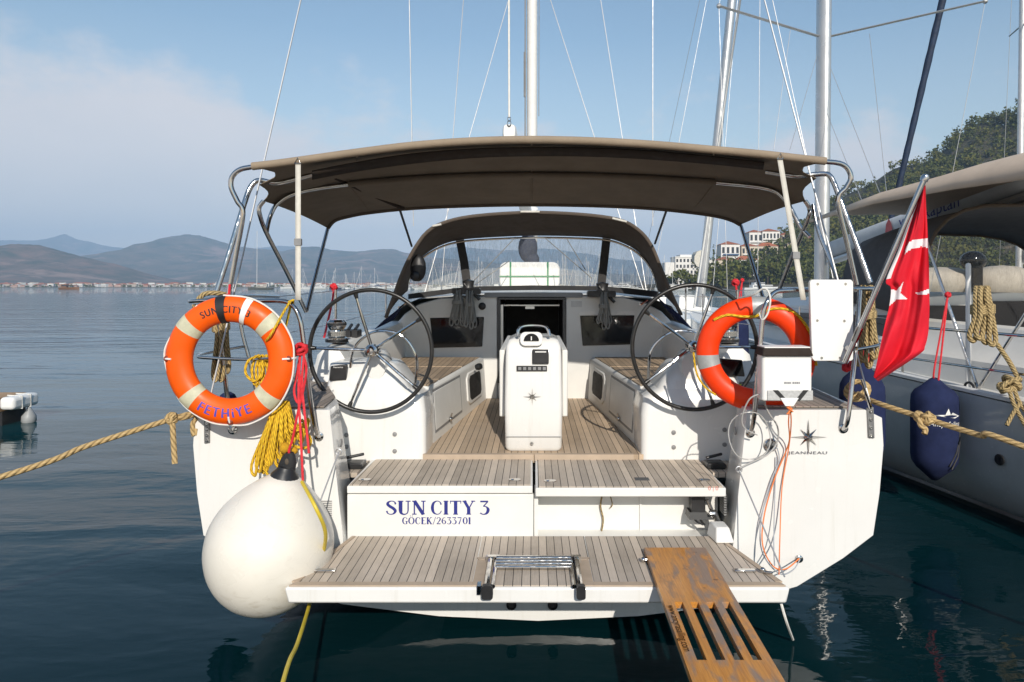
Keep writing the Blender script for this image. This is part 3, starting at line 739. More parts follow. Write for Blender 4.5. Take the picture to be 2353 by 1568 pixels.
# ---- swim platform
PZ = 0.545
fl, fr = P(652, 1350, 3.64).x, P(1817, 1350, 3.64).x; rl, rr_ = -1.165, 1.185
b = MB(); b.hexa([(fl+0.02, 3.64, PZ-0.085), (fr-0.02, 3.64, PZ-0.085), (rr_, 4.40, PZ-0.085), (rl, 4.40, PZ-0.085), (fl, 3.64, PZ), (fr, 3.64, PZ), (rr_, 4.40, PZ), (rl, 4.40, PZ)])
plat = part(b, 'swim_platform', GEL, bevel=0.012)
def edge_x(y, left, d): 
    t = (y-3.64)/0.76; return (lerp(fl, rl, t)+d) if left else (lerp(fr, rr_, t)-d)
lx0, lx1, ly = P(1098, 1350, 3.66).x, P(1352, 1350, 3.66).x, 3.995      # cut-out for the ladder
zt = PZ+0.006
b = MB()
ya, yb = 3.70, 4.375
b.prism([(edge_x(ya, 1, .05), ya, PZ+0.001), (lx0-0.035, ya, PZ+0.001), (lx0-0.035, yb, PZ+0.001), (edge_x(yb, 1, .035), yb, PZ+0.001)], (0, 0, 0.006))
b.prism([(lx1+0.035, ya, PZ+0.001), (edge_x(ya, 0, .05), ya, PZ+0.001), (edge_x(yb, 0, .035), yb, PZ+0.001), (lx1+0.035, yb, PZ+0.001)], (0, 0, 0.006))
b.prism([(lx0-0.028, ly+0.04, PZ+0.001), (lx1+0.028, ly+0.04, PZ+0.001), (lx1+0.028, yb, PZ+0.001), (lx0-0.028, yb, PZ+0.001)], (0, 0, 0.006))
b.prism([(lx0+0.055, 3.655, PZ+0.001), (lx1-0.055, 3.655, PZ+0.001), (lx1-0.055, ly-0.03, PZ+0.001), (lx0+0.055, ly-0.03, PZ+0.001)], (0, 0, 0.006))
part(b, 'teak_deck', TEAK, plat)
b = MB()
b.prism([(edge_x(3.652, 1, .02), 3.652, PZ+0.001), (lx0-0.03, 3.652, PZ+0.001), (lx0-0.03, 3.695, PZ+0.001), (edge_x(3.695, 1, .03), 3.695, PZ+0.001)], (0, 0, 0.008))
b.prism([(lx1+0.03, 3.652, PZ+0.001), (edge_x(3.652, 0, .02), 3.652, PZ+0.001), (edge_x(3.695, 0, .03), 3.695, PZ+0.001), (lx1+0.03, 3.695, PZ+0.001)], (0, 0, 0.008))
b.prism([(lx0-0.02, ly, PZ+0.001), (lx1+0.02, ly, PZ+0.001), (lx1+0.035, ly+0.036, PZ+0.001), (lx0-0.035, ly+0.036, PZ+0.001)], (0, 0, 0.008))
for left in (1, 0):
    p0, p1 = (edge_x(3.70, left, .008), 3.70), (edge_x(4.375, left, .008), 4.375); d = 0.038*(1 if left else -1)
    b.prism([(p0[0], p0[1], PZ+0.001), (p0[0]+d, p0[1], PZ+0.001), (p1[0]+d*0.6, p1[1], PZ+0.001), (p1[0], p1[1], PZ+0.001)], (0, 0, 0.008))
for q0, q1 in ((lx0-0.03, lx0+0.05), (lx1-0.05, lx1+0.03)): b.box(q0, q1, 3.655, ly-0.003, PZ+0.001, PZ+0.0075)
part(b, 'edge_trim', TRIM, plat)
for left, x in ((1, edge_x(3.83, 1, .12)), (0, edge_x(3.83, 0, .14))):
    b = MB(); s = 1 if left else -1
    b.box(x-0.06, x+0.06, 3.815, 3.845, PZ+0.009, PZ+0.02); b.ball((x-s*0.09, 3.80, PZ+0.03), 0.016); b.tube([(x-s*0.09, 3.80, PZ+0.02), (x-s*0.13, 3.76, PZ+0.03)], 0.009, 6)
    part(b, 'lifting_eye', STEEL, plat, bevel=0.003)
# boarding ladder folded on the platform
zl = PZ+0.026; lads = []
xa, xb = P(1118, 1365, 3.62).x, P(1334, 1365, 3.62).x
for x in (xa, xb):
    lad = MB(); lads.append(lad)
    lad.tube([(x, 3.60, zl-0.012), (x, 3.70, zl), (x, ly-0.05, zl)], 0.016, 8)
    s = 1 if x == xa else -1
    lad.tube([(x+s*0.034, 3.61, zl-0.006), (x+s*0.034, ly-0.06, zl-0.004)], 0.012, 8)
    lad.box(x-0.026, x+0.05*(s > 0)+0.026*(s < 0), ly-0.045, ly-0.015, PZ+0.009, zl+0.018)
ladder = bpy.data.objects.new('boarding_ladder', None); COL.objects.link(ladder); ladder.parent = Y; ROOTM[ladder.name] = ROOTM[Y.name]
for lad in lads: part(lad, 'ladder_rail', STEEL, ladder)
for i in range(4):
    b = MB(); y_ = ly-0.03-0.034*i; b.rbox(xa+0.035, xb-0.035, y_-0.026, y_, zl-0.010+0.004*(3-i), zl+0.010+0.004*(3-i), 0.008, 3, 'x'); part(b, 'ladder_tread', STEEL, ladder)
for x in (xa, xb):
    b = MB(); b.rbox(x-0.024, x+0.036*(x == xa)+0.024*(x != xa)-0.0, 3.572, 3.605, zl-0.06, zl+0.012, 0.014, 4, 'y'); part(b, 'ladder_foot', BLACK, ladder)
b = MB(); b.hexa([(lx0+0.0, 3.60, zl-0.045), (lx0+0.02, 3.60, zl-0.045), (lx0+0.02, 3.66, zl-0.045), (lx0, 3.66, zl-0.045), (lx0, 3.60, zl), (lx0+0.02, 3.60, zl), (lx0+0.02, 3.66, zl), (lx0, 3.66, zl)]); part(b, 'hinge', STEEL, ladder)

# ---- transom panel, step lids, locker
SZ = 0.872
xl, xr = P(797, 1117, 4.39).x, P(1668, 1120, 4.36).x
b = MB(); b.box(xl, 0.0, 4.395, 4.44, 0.50, SZ-0.058); panel = part(b, 'transom_panel', GEL2, bevel=0.006)
b = MB(); b.box(xl, -0.006, 4.39, 5.06, SZ-0.052, SZ-0.004); lid = part(b, 'locker_lid', GEL2, bevel=0.006)
b = MB(); b.prism([(xl+0.015, 4.40, SZ-0.003), (-0.02, 4.40, SZ-0.003), (-0.02, 5.045, SZ-0.003), (xl+0.035, 5.045, SZ-0.003)], (0, 0, 0.006)); part(b, 'lid_teak', TEAK, lid)
def latch(par, x, y_, z):
    b = MB(); b.rbox(x-0.04, x+0.04, y_-0.024, y_+0.024, z, z+0.007, 0.022, 4, 'z'); b.lathe([(0.011, 0.007), (0.009, 0.011), (0, 0.011)], (x-0.015, y_, z)); part(b, 'latch', STEEL, par)
latch(lid, P(838, 1100, 4.5).x, 4.50, SZ+0.003); latch(lid, P(1183, 1100, 4.5).x, 4.5, SZ+0.003)
b = MB(); b.box(0.012, xr, 4.355, 5.06, SZ-0.062, SZ-0.006); lid2 = part(b, 'locker_lid', GEL2, bevel=0.006)
b = MB(); b.prism([(0.03, 4.365, SZ-0.005), (xr-0.02, 4.365, SZ-0.005), (xr-0.01, 5.045, SZ-0.005), (0.03, 5.045, SZ-0.005)], (0, 0, 0.006)); part(b, 'lid_teak', TEAK, lid2)
latch(lid2, P(1264, 1103, 4.48).x, 4.48, SZ+0.001); latch(lid2, P(1618, 1100, 4.5).x, 4.5, SZ+0.001)
b = MB(); b.box(P(1458, 1095, 4.55).x, P(1490, 1095, 4.55).x, 4.50, 4.565, SZ+0.0012, SZ+0.004); part(b, 'grip_pad', mat('dark_grip_pad', (0.10, 0.10, 0.10), 0.9), lid2)
b = MB()                                # locker interior, open aft
b.box(0.004, 0.03, 4.42, 4.62, 0.50, SZ-0.064); b.box(0.03, 1.24, 4.60, 4.66, 0.50, SZ-0.064); b.box(0.03, 1.24, 4.40, 4.60, 0.488, 0.515)
b.box(P(1470, 1200, 4.59).x, P(1475, 1200, 4.59).x, 4.585, 4.60, 0.515, SZ-0.064)
lock = part(b, 'open_locker', GEL2)
b = MB(); b.tube(spline(PP(4.57, (1383, 1142), (1380, 1165), (1386, 1195), (1381, 1228)), 5), 0.006, 5); b.tube(spline(PP(4.57, (1403, 1142), (1407, 1160), (1402, 1168)), 5), 0.004, 5); part(b, 'locker_cord', ROPEB, lock)
b = MB(); bx = P(1600, 1165, 4.50)
b.box(bx.x-0.04, bx.x+0.05, 4.46, 4.54, bx.z-0.06, bx.z+0.075); b.hexa([(bx.x-0.06, 4.44, bx.z-0.065), (bx.x+0.10, 4.44, bx.z-0.065), (bx.x+0.10, 4.56, bx.z-0.065), (bx.x-0.06, 4.56, bx.z-0.065), (bx.x-0.055, 4.45, bx.z-0.02), (bx.x+0.05, 4.45, bx.z-0.02), (bx.x+0.05, 4.55, bx.z-0.02), (bx.x-0.055, 4.55, bx.z-0.02)])
for d in (0, 12): b.tube(spline(PP(4.46, (1590+d, 1180), (1598+d, 1196), (1616+d*0.3, 1206)), 6), 0.007, 6)
part(b, 'platform_motor', BLACK, lock)
b = MB(); b.tube(PP(4.44, (1625, 1148), (1662, 1238)), 0.013, 8); b.tube(PP(4.44, (1640, 1175), (1664, 1240)), 0.021, 8); b.ball(P(1665, 1240, 4.42), 0.026); b.tube(PP(4.42, (1630, 1180), (1642, 1180)), 0.018, 8)
part(b, 'platform_strut', STEEL)
q = P(1665, 1258, 4.25)
b = MB(); b.hexa([(q.x-0.055, 4.24, PZ+0.009), (q.x+0.06, 4.24, PZ+0.009), (q.x+0.06, 4.40, PZ+0.009), (q.x-0.075, 4.40, PZ+0.009), (q.x-0.045, 4.27, PZ+0.10), (q.x+0.035, 4.27, PZ+0.10), (q.x+0.035, 4.39, PZ+0.10), (q.x-0.06, 4.39, PZ+0.10)])
part(b, 'strut_bracket', GEL2, bevel=0.01)
for s in (1, -1):                       # louvred vents on the wings' inner faces
    b = MB(); xx = XC+s*1.212
    for i in range(9): b.box(min(xx, xx+s*0.02), max(xx, xx+s*0.02), 4.45+0.0, 4.56, 0.66+i*0.016, 0.668+i*0.016)
    part(b, 'louvre_vent', GREYP)
b = MB(); zf = SZ+0.0
for i in range(8): b.box(P(735, 0, 4.29).x, P(762, 0, 4.29).x, 4.294, 4.2985, P(0, 1152+i*4.6, 4.29).z, P(0, 1153.5+i*4.6, 4.29).z)
part(b, 'louvre_vent', GREYP)

# ---- cockpit sole, trim and benches
FZ = 0.905
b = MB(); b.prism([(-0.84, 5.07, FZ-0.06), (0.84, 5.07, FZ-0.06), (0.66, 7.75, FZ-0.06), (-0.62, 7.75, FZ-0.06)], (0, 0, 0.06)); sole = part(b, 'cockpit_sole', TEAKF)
b = MB(); b.box(P(972, 1050, 5.05).x, 0.0, 5.045, 5.085, SZ-0.01, FZ+0.006); b.box(0.008, P(1456, 1050, 5.05).x, 5.045, 5.085, SZ-0.01, FZ+0.006); part(b, 'sole_trim', TRIM, sole)
b = MB(); b.box(XC-1.42, xl-0.012, 4.72, 5.06, SZ-0.04, SZ-0.008); part(b, 'corner_step_teak', TEAK)
b = MB(); b.box(xr+0.012, XC+1.42, 4.72, 5.06, SZ-0.04, SZ-0.008); part(b, 'corner_step_teak', TEAK)
for u0_ in (805, 1632):
    b = MB(); c = P(u0_+10, 1062, 4.86); b.rbox(c.x-0.07, c.x+0.07, 4.80, 4.92, SZ-0.006, SZ+0.035, 0.02, 4, 'y'); b.tube([c+Vector((-0.06, 0, 0.03)), c+Vector((0.06, 0.03, 0.05))], 0.012, 6); part(b, 'foot_switch', BLACK, bevel=0.008)
BZ = 1.365
for s in (1, -1):
    xi0, xi1 = (0.80, 0.60) if s > 0 else (0.80, 0.52)
    b = MB()
    b.hexa([(s*xi0, 5.40, FZ-0.03), (s*1.75, 5.40, FZ-0.03), (s*1.70, 7.62, FZ-0.03), (s*xi1, 7.62, FZ-0.03), (s*(xi0+0.03), 5.40, BZ), (s*1.75, 5.40, BZ), (s*1.70, 7.62, BZ), (s*(xi1+0.03), 7.62, BZ)])
    bench = part(b, 'cockpit_bench', GEL2, bevel=0.035, seg=3)
    def bx(y_): return lerp(xi0, xi1, (y_-5.03)/2.6)+0.075
    for (y0_, y1_) in ((5.42, 5.72), (5.76, 6.62), (6.68, 7.56)):
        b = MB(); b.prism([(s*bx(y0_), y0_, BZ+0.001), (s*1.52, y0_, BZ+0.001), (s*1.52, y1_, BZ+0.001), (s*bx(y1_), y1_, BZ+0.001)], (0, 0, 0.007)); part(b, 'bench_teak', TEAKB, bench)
    def bface(y_, z_, off): return Vector((s*(lerp(xi0, xi1, (y_-5.40)/2.22)+0.03*(z_-FZ)/(BZ-FZ)-off), y_, z_))
    b = MB(); c = [bface(5.52, 0.99, 0.004), bface(6.42, 0.99, 0.004), bface(6.42, 1.30, 0.004), bface(5.52, 1.30, 0.004)]; b.prism(c, (s*0.012, 0, 0)); part(b, 'bench_hatch', GEL2, bench, bevel=0.004)
    b = MB(); c = [bface(5.50, 0.97, 0.0015), bface(6.44, 0.97, 0.0015), bface(6.44, 1.32, 0.0015), bface(5.50, 1.32, 0.0015)]; b.prism(c, (s*0.01, 0, 0)); part(b, 'hatch_gap', GREYP, bench)
    b = MB(); b.ball(bface(5.95, 1.0, 0.015), 0.02); b.tube([bface(5.95, 1.0, 0.01), bface(5.95, 1.05, 0.03)], 0.008, 6); part(b, 'hatch_catch', STEEL, bench)
    b = MB(); y0_, y1_ = 6.72, 7.34
    ring_o = [bface(6.68+0.70*a, 0.985+0.31*c_, 0.012) for a, c_ in ((.12, 0), (.88, 0), (1, .15), (1, .85), (.88, 1), (.12, 1), (0, .85), (0, .15))]
    b.prism(ring_o, (s*0.03, 0, 0)); part(b, 'locker_frame', GEL2, bench, bevel=0.01)
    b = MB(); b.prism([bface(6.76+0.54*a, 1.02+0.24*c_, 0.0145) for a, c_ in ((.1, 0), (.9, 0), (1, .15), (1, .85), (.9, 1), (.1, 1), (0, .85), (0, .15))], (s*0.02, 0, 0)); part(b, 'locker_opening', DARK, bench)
    b = MB(); c = bface(6.66, BZ-0.0, 0.0)
    cc = P(1100, 843, 6.9) if s < 0 else P(1345, 843, 6.9)
    if s < 0:
        b.lathe([(0.0, 0.03), (0.03, 0.028), (0.035, 0.0), (0.028, -0.03)], (cc.x, cc.y, cc.z), (1, -0.5, 0.3), 12); part(b, 'bench_speaker', BLACK, bench)

# ---- coaming along each side with winch and jammers
for s in (1, -1):
    b = MB(); prof = [(1.50, BZ-0.02), (1.50, 1.60), (1.55, 1.69), (1.66, 1.70), (1.72, 1.64), (1.78, 1.36)]; rows = []
    for y_, k in ((5.30, 0.0), (5.42, 0.9), (5.7, 1.0), (6.4, 1.05), (7.1, 1.12), (7.75, 1.2)):
        rows.append([(s*x*(1-0.02*(y_-5.3)), y_, 1.36+(z-1.36)*k) for x, z in prof])
    b.grid(rows); b.poly(rows[0]); b.poly(rows[-1])
    part(b, 'coaming', GEL2, smooth=50)
def winch(c):
    b = MB(); b.lathe([(0.088, 0), (0.088, 0.035), (0.068, 0.045), (0.055, 0.10), (0.072, 0.125), (0.078, 0.135), (0.078, 0.165), (0.06, 0.185), (0.0, 0.19)], c, n=20); w = part(b, 'winch', STEEL)
    b = MB(); b.lathe([(0.0925, 0.002), (0.0925, 0.026)], c, n=20); b.lathe([(0.079, 0.14), (0.079, 0.158)], c, n=20); part(b, 'winch_collar', BLACK, w)
    b = MB()
    for i in range(3): b.tube([(c[0]+0.066*math.cos(a*math.pi/8), c[1]+0.066*math.sin(a*math.pi/8), c[2]+0.055+0.014*i) for a in range(16)], 0.008, 6, closed=True)
    part(b, 'rope_turns', ROPEG, w)
winch((-1.62, 5.62, 1.695)); winch((1.60, 5.62, 1.695))
for s in (1, -1):
    b = MB()
    for i in range(3): b.rbox(s*1.63-0.09+i*0.06, s*1.63-0.04+i*0.06, 6.0, 6.16, 1.70, 1.77, 0.012, 3, 'y'); b.tube([(s*1.63-0.065+i*0.06, 6.02, 1.77), (s*1.63-0.065+i*0.06, 6.14, 1.81)], 0.014, 6)
    part(b, 'rope_jammer', BLACK)

# ---- helm consoles
def rr_ring(cx, cy, hx, hy, r, z, n=5):
    out = []
    for (sx, sy, st) in ((1, 1, 0), (-1, 1, 90), (-1, -1, 180), (1, -1, 270)):
        for k in range(n+1):
            t = R(st+90*k/n); out.append((cx+sx*(hx-r)+r*math.cos(t), cy+sy*(hy-r)+r*math.sin(t), z))
    return out
for s in (1, -1):
    b = MB(); rows = []
    # lower block then the raised pod, lofted upward
    for (cx, hx, y0_, y1_, r, z) in ((1.215, 0.415, 5.055, 5.62, 0.05, SZ-0.02), (1.215, 0.412, 5.06, 5.62, 0.06, 1.20), (1.225, 0.40, 5.075, 5.62, 0.07, 1.33), (1.27, 0.345, 5.10, 5.62, 0.09, 1.385)):
        rows.append(rr_ring(s*cx, (y0_+y1_)/2, hx, (y1_-y0_)/2, r, z))
    b.grid(rows, close=True); b.poly(rows[-1]); b.poly(rows[0])
    con = part(b, 'helm_console', GEL, smooth=50)
    b = MB(); rows = []
    for (cx, hx, y0_, y1_, r, z) in ((1.25, 0.315, 5.10, 5.62, 0.08, 1.383), (1.27, 0.285, 5.12, 5.60, 0.08, 1.46), (1.30, 0.265, 5.16, 5.58, 0.07, 1.53), (1.315, 0.245, 5.20, 5.56, 0.06, 1.565), (1.315, 0.20, 5.24, 5.52, 0.05, 1.58)):
        rows.append(rr_ring(s*cx, (y0_+y1_)/2, hx, (y1_-y0_)/2, r, z))
    b.grid(rows, close=True); b.poly(rows[-1]); part(b, 'console_pod', GEL, con, smooth=60)
    b = MB(); rows = []
    for (y_, hx, hz_, z) in ((5.12, 0.075, 0.10, 1.555), (5.20, 0.085, 0.12, 1.55), (5.34, 0.085, 0.14, 1.53), (5.50, 0.06, 0.10, 1.50)):
        rows.append([(s*1.185+hx*math.cos(2*math.pi*k/16), y_, z+hz_*math.sin(2*math.pi*k/16)) for k in range(16)])
    b.grid(rows, close=True); b.poly(rows[0]); b.poly(rows[-1]); part(b, 'wheel_boss', GEL, con, smooth=60)
    if s < 0: pts = PP(5.10, (759, 842), (797, 838), (795, 873), (756, 876))
    else: pts = PP(5.10, (1655, 824), (1706, 828), (1712, 866), (1662, 864))
    b = MB(); b.prism(pts, (0, 0.035, 0)); cov = part(b, 'instrument_cover', GLASSK if s > 0 else BLACK, con, bevel=0.006)
    if s < 0:
        b = MB(); writing(b, 'Raymarine', lambda x, y: P(777+x*5.2, 846-y*5.2, 5.0955)); part(b, 'cover_lettering', WHITEP, cov, smooth=0)
    for (uu, vv) in (((907, 998), (907, 1037), (796, 1000), (796, 1027)) if s < 0 else ((1548, 994), (1548, 1028), (1665, 988), (1665, 1022))):
        b = MB(); c = P(uu, vv, 5.055); b.lathe([(0.017, 0), (0.016, 0.006), (0.009, 0.009), (0, 0.009)], c, (0, -1, 0), 12); part(b, 'console_bolt', GREYP, con)
    # stainless guard hoop round the pod
    b = MB(); cx = s*1.13
    b.tube(spline([(cx-0.26, 5.18, 1.42), (cx-0.24, 5.17, 1.66), (cx-0.12, 5.16, 1.79), (cx+0.02, 5.16, 1.815), (cx+0.16, 5.16, 1.76), (cx+0.245, 5.17, 1.60), (cx+0.23, 5.18, 1.42), (cx+0.20, 5.2, 1.30)], 7), 0.011, 8)
    part(b, 'guard_hoop', STEEL, con)
b = MB(); c = P(1700, 888, 5.08); b.box(c.x-0.04, c.x+0.04, 5.075, 5.095, c.z-0.014, c.z+0.014); part(b, 'console_label', GRASSY)

def wheel(c, R_, ph):
    c = Vector(c); n = 72
    b = MB(); b.tube([c+Vector((R_*math.cos(2*math.pi*i/n), 0, R_*math.sin(2*math.pi*i/n))) for i in range(n)], 0.0155, 10, closed=True)
    for k in range(5):
        a = R(ph+72*k); d = Vector((math.cos(a), 0, math.sin(a))); b.tube([c+d*(R_-0.012), c+d*(R_-0.05)], [0.018, 0.012], 8)
    w = part(b, 'steering_wheel', RIMB, smooth=60)
    for k in range(5):
        a = R(ph+72*k); d = Vector((math.cos(a), 0, math.sin(a))); b = MB(); b.tube([c+Vector((0, 0.05, 0))+d*0.03, c+d*0.25+Vector((0, 0.012, 0)), c+d*(R_-0.045)], [0.0125, 0.012, 0.010], 8); part(b, 'wheel_spoke', STEEL, w)
    b = MB(); b.lathe([(0.0, -0.03), (0.022, -0.028), (0.03, -0.012), (0.046, -0.004), (0.05, 0.03), (0.046, 0.075), (0.028, 0.09), (0.028, 0.19)], c, (0, 1, 0), 18); part(b, 'wheel_hub', STEEL, w)
wheel(P(852, 807, 4.95), 0.443, 33); wheel(P(1596, 798, 4.95), 0.452, 0)

# ---- table and binnacle
yt = 5.14
b = MB(); rows = []
for (z, hx, y0_) in ((FZ+0.004, 0.200, yt+0.03), (FZ+0.03, 0.214, yt+0.01), (1.25, 0.219, yt), (1.62, 0.213, yt+0.005), (1.70, 0.207, yt+0.02), (1.745, 0.19, yt+0.055), (1.76, 0.15, yt+0.10)):
    rows.append(rr_ring(0.0, y0_+0.24, hx, 0.24, 0.035, z))
b.grid(rows, close=True); b.poly(rows[-1]); b.poly(rows[0]); tab = part(b, 'cockpit_table', GEL, smooth=50)
b = MB(); b.box(-0.206, 0.206, yt-0.004, yt+0.003, 1.0195, 1.0225); part(b, 'table_seam', GREYP, tab)
b = MB(); b.rbox(-0.15, 0.15, 5.65, 6.95, FZ+0.10, 1.66, 0.03, 3, 'y'); b.box(-0.11, 0.11, 5.75, 6.85, FZ-0.01, FZ+0.10); part(b, 'table_core', GEL2, tab)
for s in (1, -1):
    b = MB(); b.hexa([(s*0.225, 5.36, 1.13), (s*0.268, 5.36, 1.13), (s*0.268, 6.95, 1.13), (s*0.225, 6.95, 1.13), (s*0.225, 5.36, 1.655), (s*0.268, 5.36, 1.655), (s*0.268, 6.95, 1.655), (s*0.225, 6.95, 1.655)]); part(b, 'table_leaf', GEL2, tab, bevel=0.01)
b = MB(); b.tube(spline(P3((1190, 772, 5.17), (1192, 757, 5.18), (1203, 750, 5.20), (1226, 748, 5.21), (1248, 750, 5.20), (1259, 757, 5.18), (1263, 772, 5.17)), 6), 0.012, 8); part(b, 'grab_rail', STEEL, tab)
cc = P(1221, 782, yt-0.005)
b = MB(); b.rbox(cc.x-0.085, cc.x+0.085, yt-0.012, yt+0.04, cc.z-0.045, cc.z+0.06, 0.04, 5, 'y'); comp = part(b, 'compass', WHITEP, tab, bevel=0.006)
b = MB()
arc = [(cc.x+0.058*math.cos(R(a)), yt-0.0125, cc.z-0.005+0.056*math.sin(R(a))) for a in range(0, 181, 15)]; b.prism(arc, (0, -0.012, 0)); part(b, 'compass_dome', GLASSK, comp, bevel=0.004)
b = MB(); b.box(cc.x-0.004, cc.x+0.004, yt-0.0275, yt-0.0250, cc.z, cc.z+0.03); part(b, 'lubber_line', WHITEP, comp)
b = MB(); p0 = P(1223, 803, yt); p1 = P(1261, 836, yt); b.box(p0.x, p1.x, yt-0.018, yt+0.01, p1.z, p0.z); disp = part(b, 'table_display', BLACK, tab, bevel=0.006)
b = MB(); b.box(p0.x+0.022, p1.x-0.02, yt-0.0195, yt-0.0182, p0.z-0.022, p0.z-0.014); part(b, 'display_mark', WHITEP, disp)
b = MB(); p0 = P(1187, 841, yt); p1 = P(1257, 853, yt); b.box(p0.x, p1.x, yt-0.008, yt+0.01, p1.z, p0.z); sw = part(b, 'switch_panel', BLACK, tab)
b = MB()
for i in range(6): b.box(p0.x+0.012+i*0.037, p0.x+0.036+i*0.037, yt-0.012, yt-0.0083, p1.z+0.008, p0.z-0.008)
part(b, 'switch', GREYP, sw, bevel=0.002)
def star(par, cu, cv, y_, rl, name='star_emblem'):
    b = MB(); c = P(cu, cv, y_); n = 16
    rad = []
    for k in range(16):
        if k % 4 == 0: rad.append(rl*(1.0 if k % 8 else 0.98))
        elif k % 2 == 0: rad.append(rl*0.62)
        else: rad.append(rl*0.19)
    ring = [c+Vector((math.sin(2*math.pi*k/n)*rad[k], 0, math.cos(2*math.pi*k/n)*rad[k])) for k in range(n)]
    b.add(ring+[c+Vector((0, -0.018, 0))], [(k, (k+1) % n, n) for k in range(n)]+[tuple(range(n-1, -1, -1))])
    part(b, name, STEEL, par, smooth=0)
star(tab, 1223, 912, yt-0.004, 0.072)
b = MB(); b.lathe([(0.014, 0), (0.012, 0.006), (0, 0.007)], P(1222, 1020, yt+0.0), (0, -1, 0), 12); part(b, 'table_drain', STEEL, tab)

# ---- bulkhead, companionway, coachroof
YB = 7.62
b = MB(); 
top = PP(YB, (884, 790), (900, 756), (930, 722), (960, 700), (1010, 686), (1140, 680)); topr = PP(YB, (1303, 679), (1430, 683), (1480, 695), (1520, 716), (1555, 752), (1575, 790))
zc0 = FZ-0.03; xcl, xcr = P(1143, 700, YB).x, P(1300, 700, YB).x
b.prism([(-1.66, YB, zc0), (xcl, YB, zc0), (xcl, YB, top[-1].z)]+list(reversed(top)), (0, 0.07, 0))
b.prism([(xcr, YB, zc0), (1.66, YB, zc0)]+list(reversed(topr))+[(xcr, YB, topr[0].z)], (0, 0.07, 0))
b.box(xcl+0.003, xcr-0.003, YB+0.01, YB+0.06, zc0, P(0, 880, YB).z)
bulk = part(b, 'bulkhead', GEL2, bevel=0.012)
b = MB(); w_ = 0.035
zt_ = P(0, 682, YB).z; zb_ = P(0, 880, YB).z
b.box(xcl, xcl+w_, YB-0.015, YB+0.09, zb_, zt_); b.box(xcr-w_, xcr, YB-0.015, YB+0.09, zb_, zt_); b.box(xcl, xcr, YB-0.02, YB+0.09, zt_-0.035, zt_+0.002)
comp_ = part(b, 'companionway_frame', mat('dark_grey_aluminium', (0.06, 0.062, 0.066), 0.35, 0.4), bevel=0.004)
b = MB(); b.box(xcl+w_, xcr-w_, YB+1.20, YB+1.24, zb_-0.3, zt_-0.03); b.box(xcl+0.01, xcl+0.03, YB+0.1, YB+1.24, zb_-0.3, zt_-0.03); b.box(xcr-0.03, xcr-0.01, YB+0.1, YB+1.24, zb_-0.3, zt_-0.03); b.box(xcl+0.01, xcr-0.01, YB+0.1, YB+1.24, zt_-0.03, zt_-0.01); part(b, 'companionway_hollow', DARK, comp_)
b = MB(); b.tube([(xcl+w_+0.03, YB+0.12, zt_-0.10), (xcr-w_-0.03, YB+0.12, zt_-0.10)], 0.012, 6); b.box(P(1207, 690, YB).x, P(1228, 690, YB).x, YB+0.1, YB+0.13, zt_-0.14, zt_-0.11); b.box(P(1150, 690, YB).x, P(1156, 690, YB).x, YB+0.02, YB+0.05, zb_, zt_-0.09); b.box(P(1294, 690, YB).x, P(1298, 690, YB).x, YB+0.02, YB+0.05, zb_, zt_-0.09); part(b, 'companionway_rail', ALU, comp_)
for q4 in ([(988, 731), (1112, 729), (1108, 797), (995, 800)], [(1333, 726), (1458, 725), (1452, 792), (1339, 795)]):
    b = MB(); b.prism(PP(YB-0.012, *q4), (0, 0.03, 0)); part(b, 'cabin_window', GLASSK, bulk, bevel=0.006)
    cxy = ((q4[0][0]+q4[1][0])/2, q4[0][1]); b = MB(); b.prism(PP(YB-0.006, (q4[0][0]-2, q4[0][1]-10), (q4[1][0]+2, q4[1][1]-10), (q4[1][0]+4, q4[1][1]-1.2), (q4[0][0]-4, q4[0][1]-1.2)), (0, 0.01, 0)); part(b, 'window_lip', GEL, bulk)
b = MB(); b.lathe([(0.042, 0), (0.04, 0.012), (0.03, 0.02), (0.0, 0.022)], P(1108, 704, YB), (0, -1, 0), 16); part(b, 'engine_gauge', BLACK, bulk)
b = MB(); p0 = P(1312, 692, YB); p1 = P(1337, 706, YB); b.box(p0.x, p1.x, YB-0.004, YB+0.004, p1.z, p0.z); part(b, 'notice_plate', mat('pale_plate', (0.55, 0.54, 0.52), 0.5), bulk)
# coachroof
b = MB(); rows = []
for (y_, hw, zz) in ((YB+0.072, 1.62, 2.055), (8.3, 1.60, 2.09), (9.5, 1.50, 2.10), (11.0, 1.30, 2.08), (12.6, 0.95, 2.0), (13.6, 0.55, 1.82)):
    rows.append([(XC+hw*1.05*x, y_, (1.42+0.02*(y_-7.6))+(zz-1.42)*k) for x, k in ((-1, 0), (-0.985, 0.42), (-0.90, 0.80), (-0.78, 0.93), (-0.4, 1.0), (0, 1.01), (0.4, 1.0), (0.78, 0.93), (0.90, 0.80), (0.985, 0.42), (1, 0))])
b.grid(rows); b.poly(rows[-1])
roof = part(b, 'coachroof', GEL2, smooth=55)
b = MB(); rows = []
for (y_, hw, z_) in ((13.0, 1.75, 1.66), (15, 1.2, 1.70), (17.3, 0.06, 1.76)): rows.append([(XC-hw, y_, z_), (XC, y_, z_+0.04), (XC+hw, y_, z_)])
b.grid(rows); part(b, 'foredeck', GEL2)
b = MB(); b.rbox(-0.55, 0.55, 7.60, 8.35, 2.03, 2.085, 0.02, 3, 'y'); part(b, 'sliding_hatch', mat('grey_garage', (0.20, 0.21, 0.22), 0.4, var=0.1), roof)

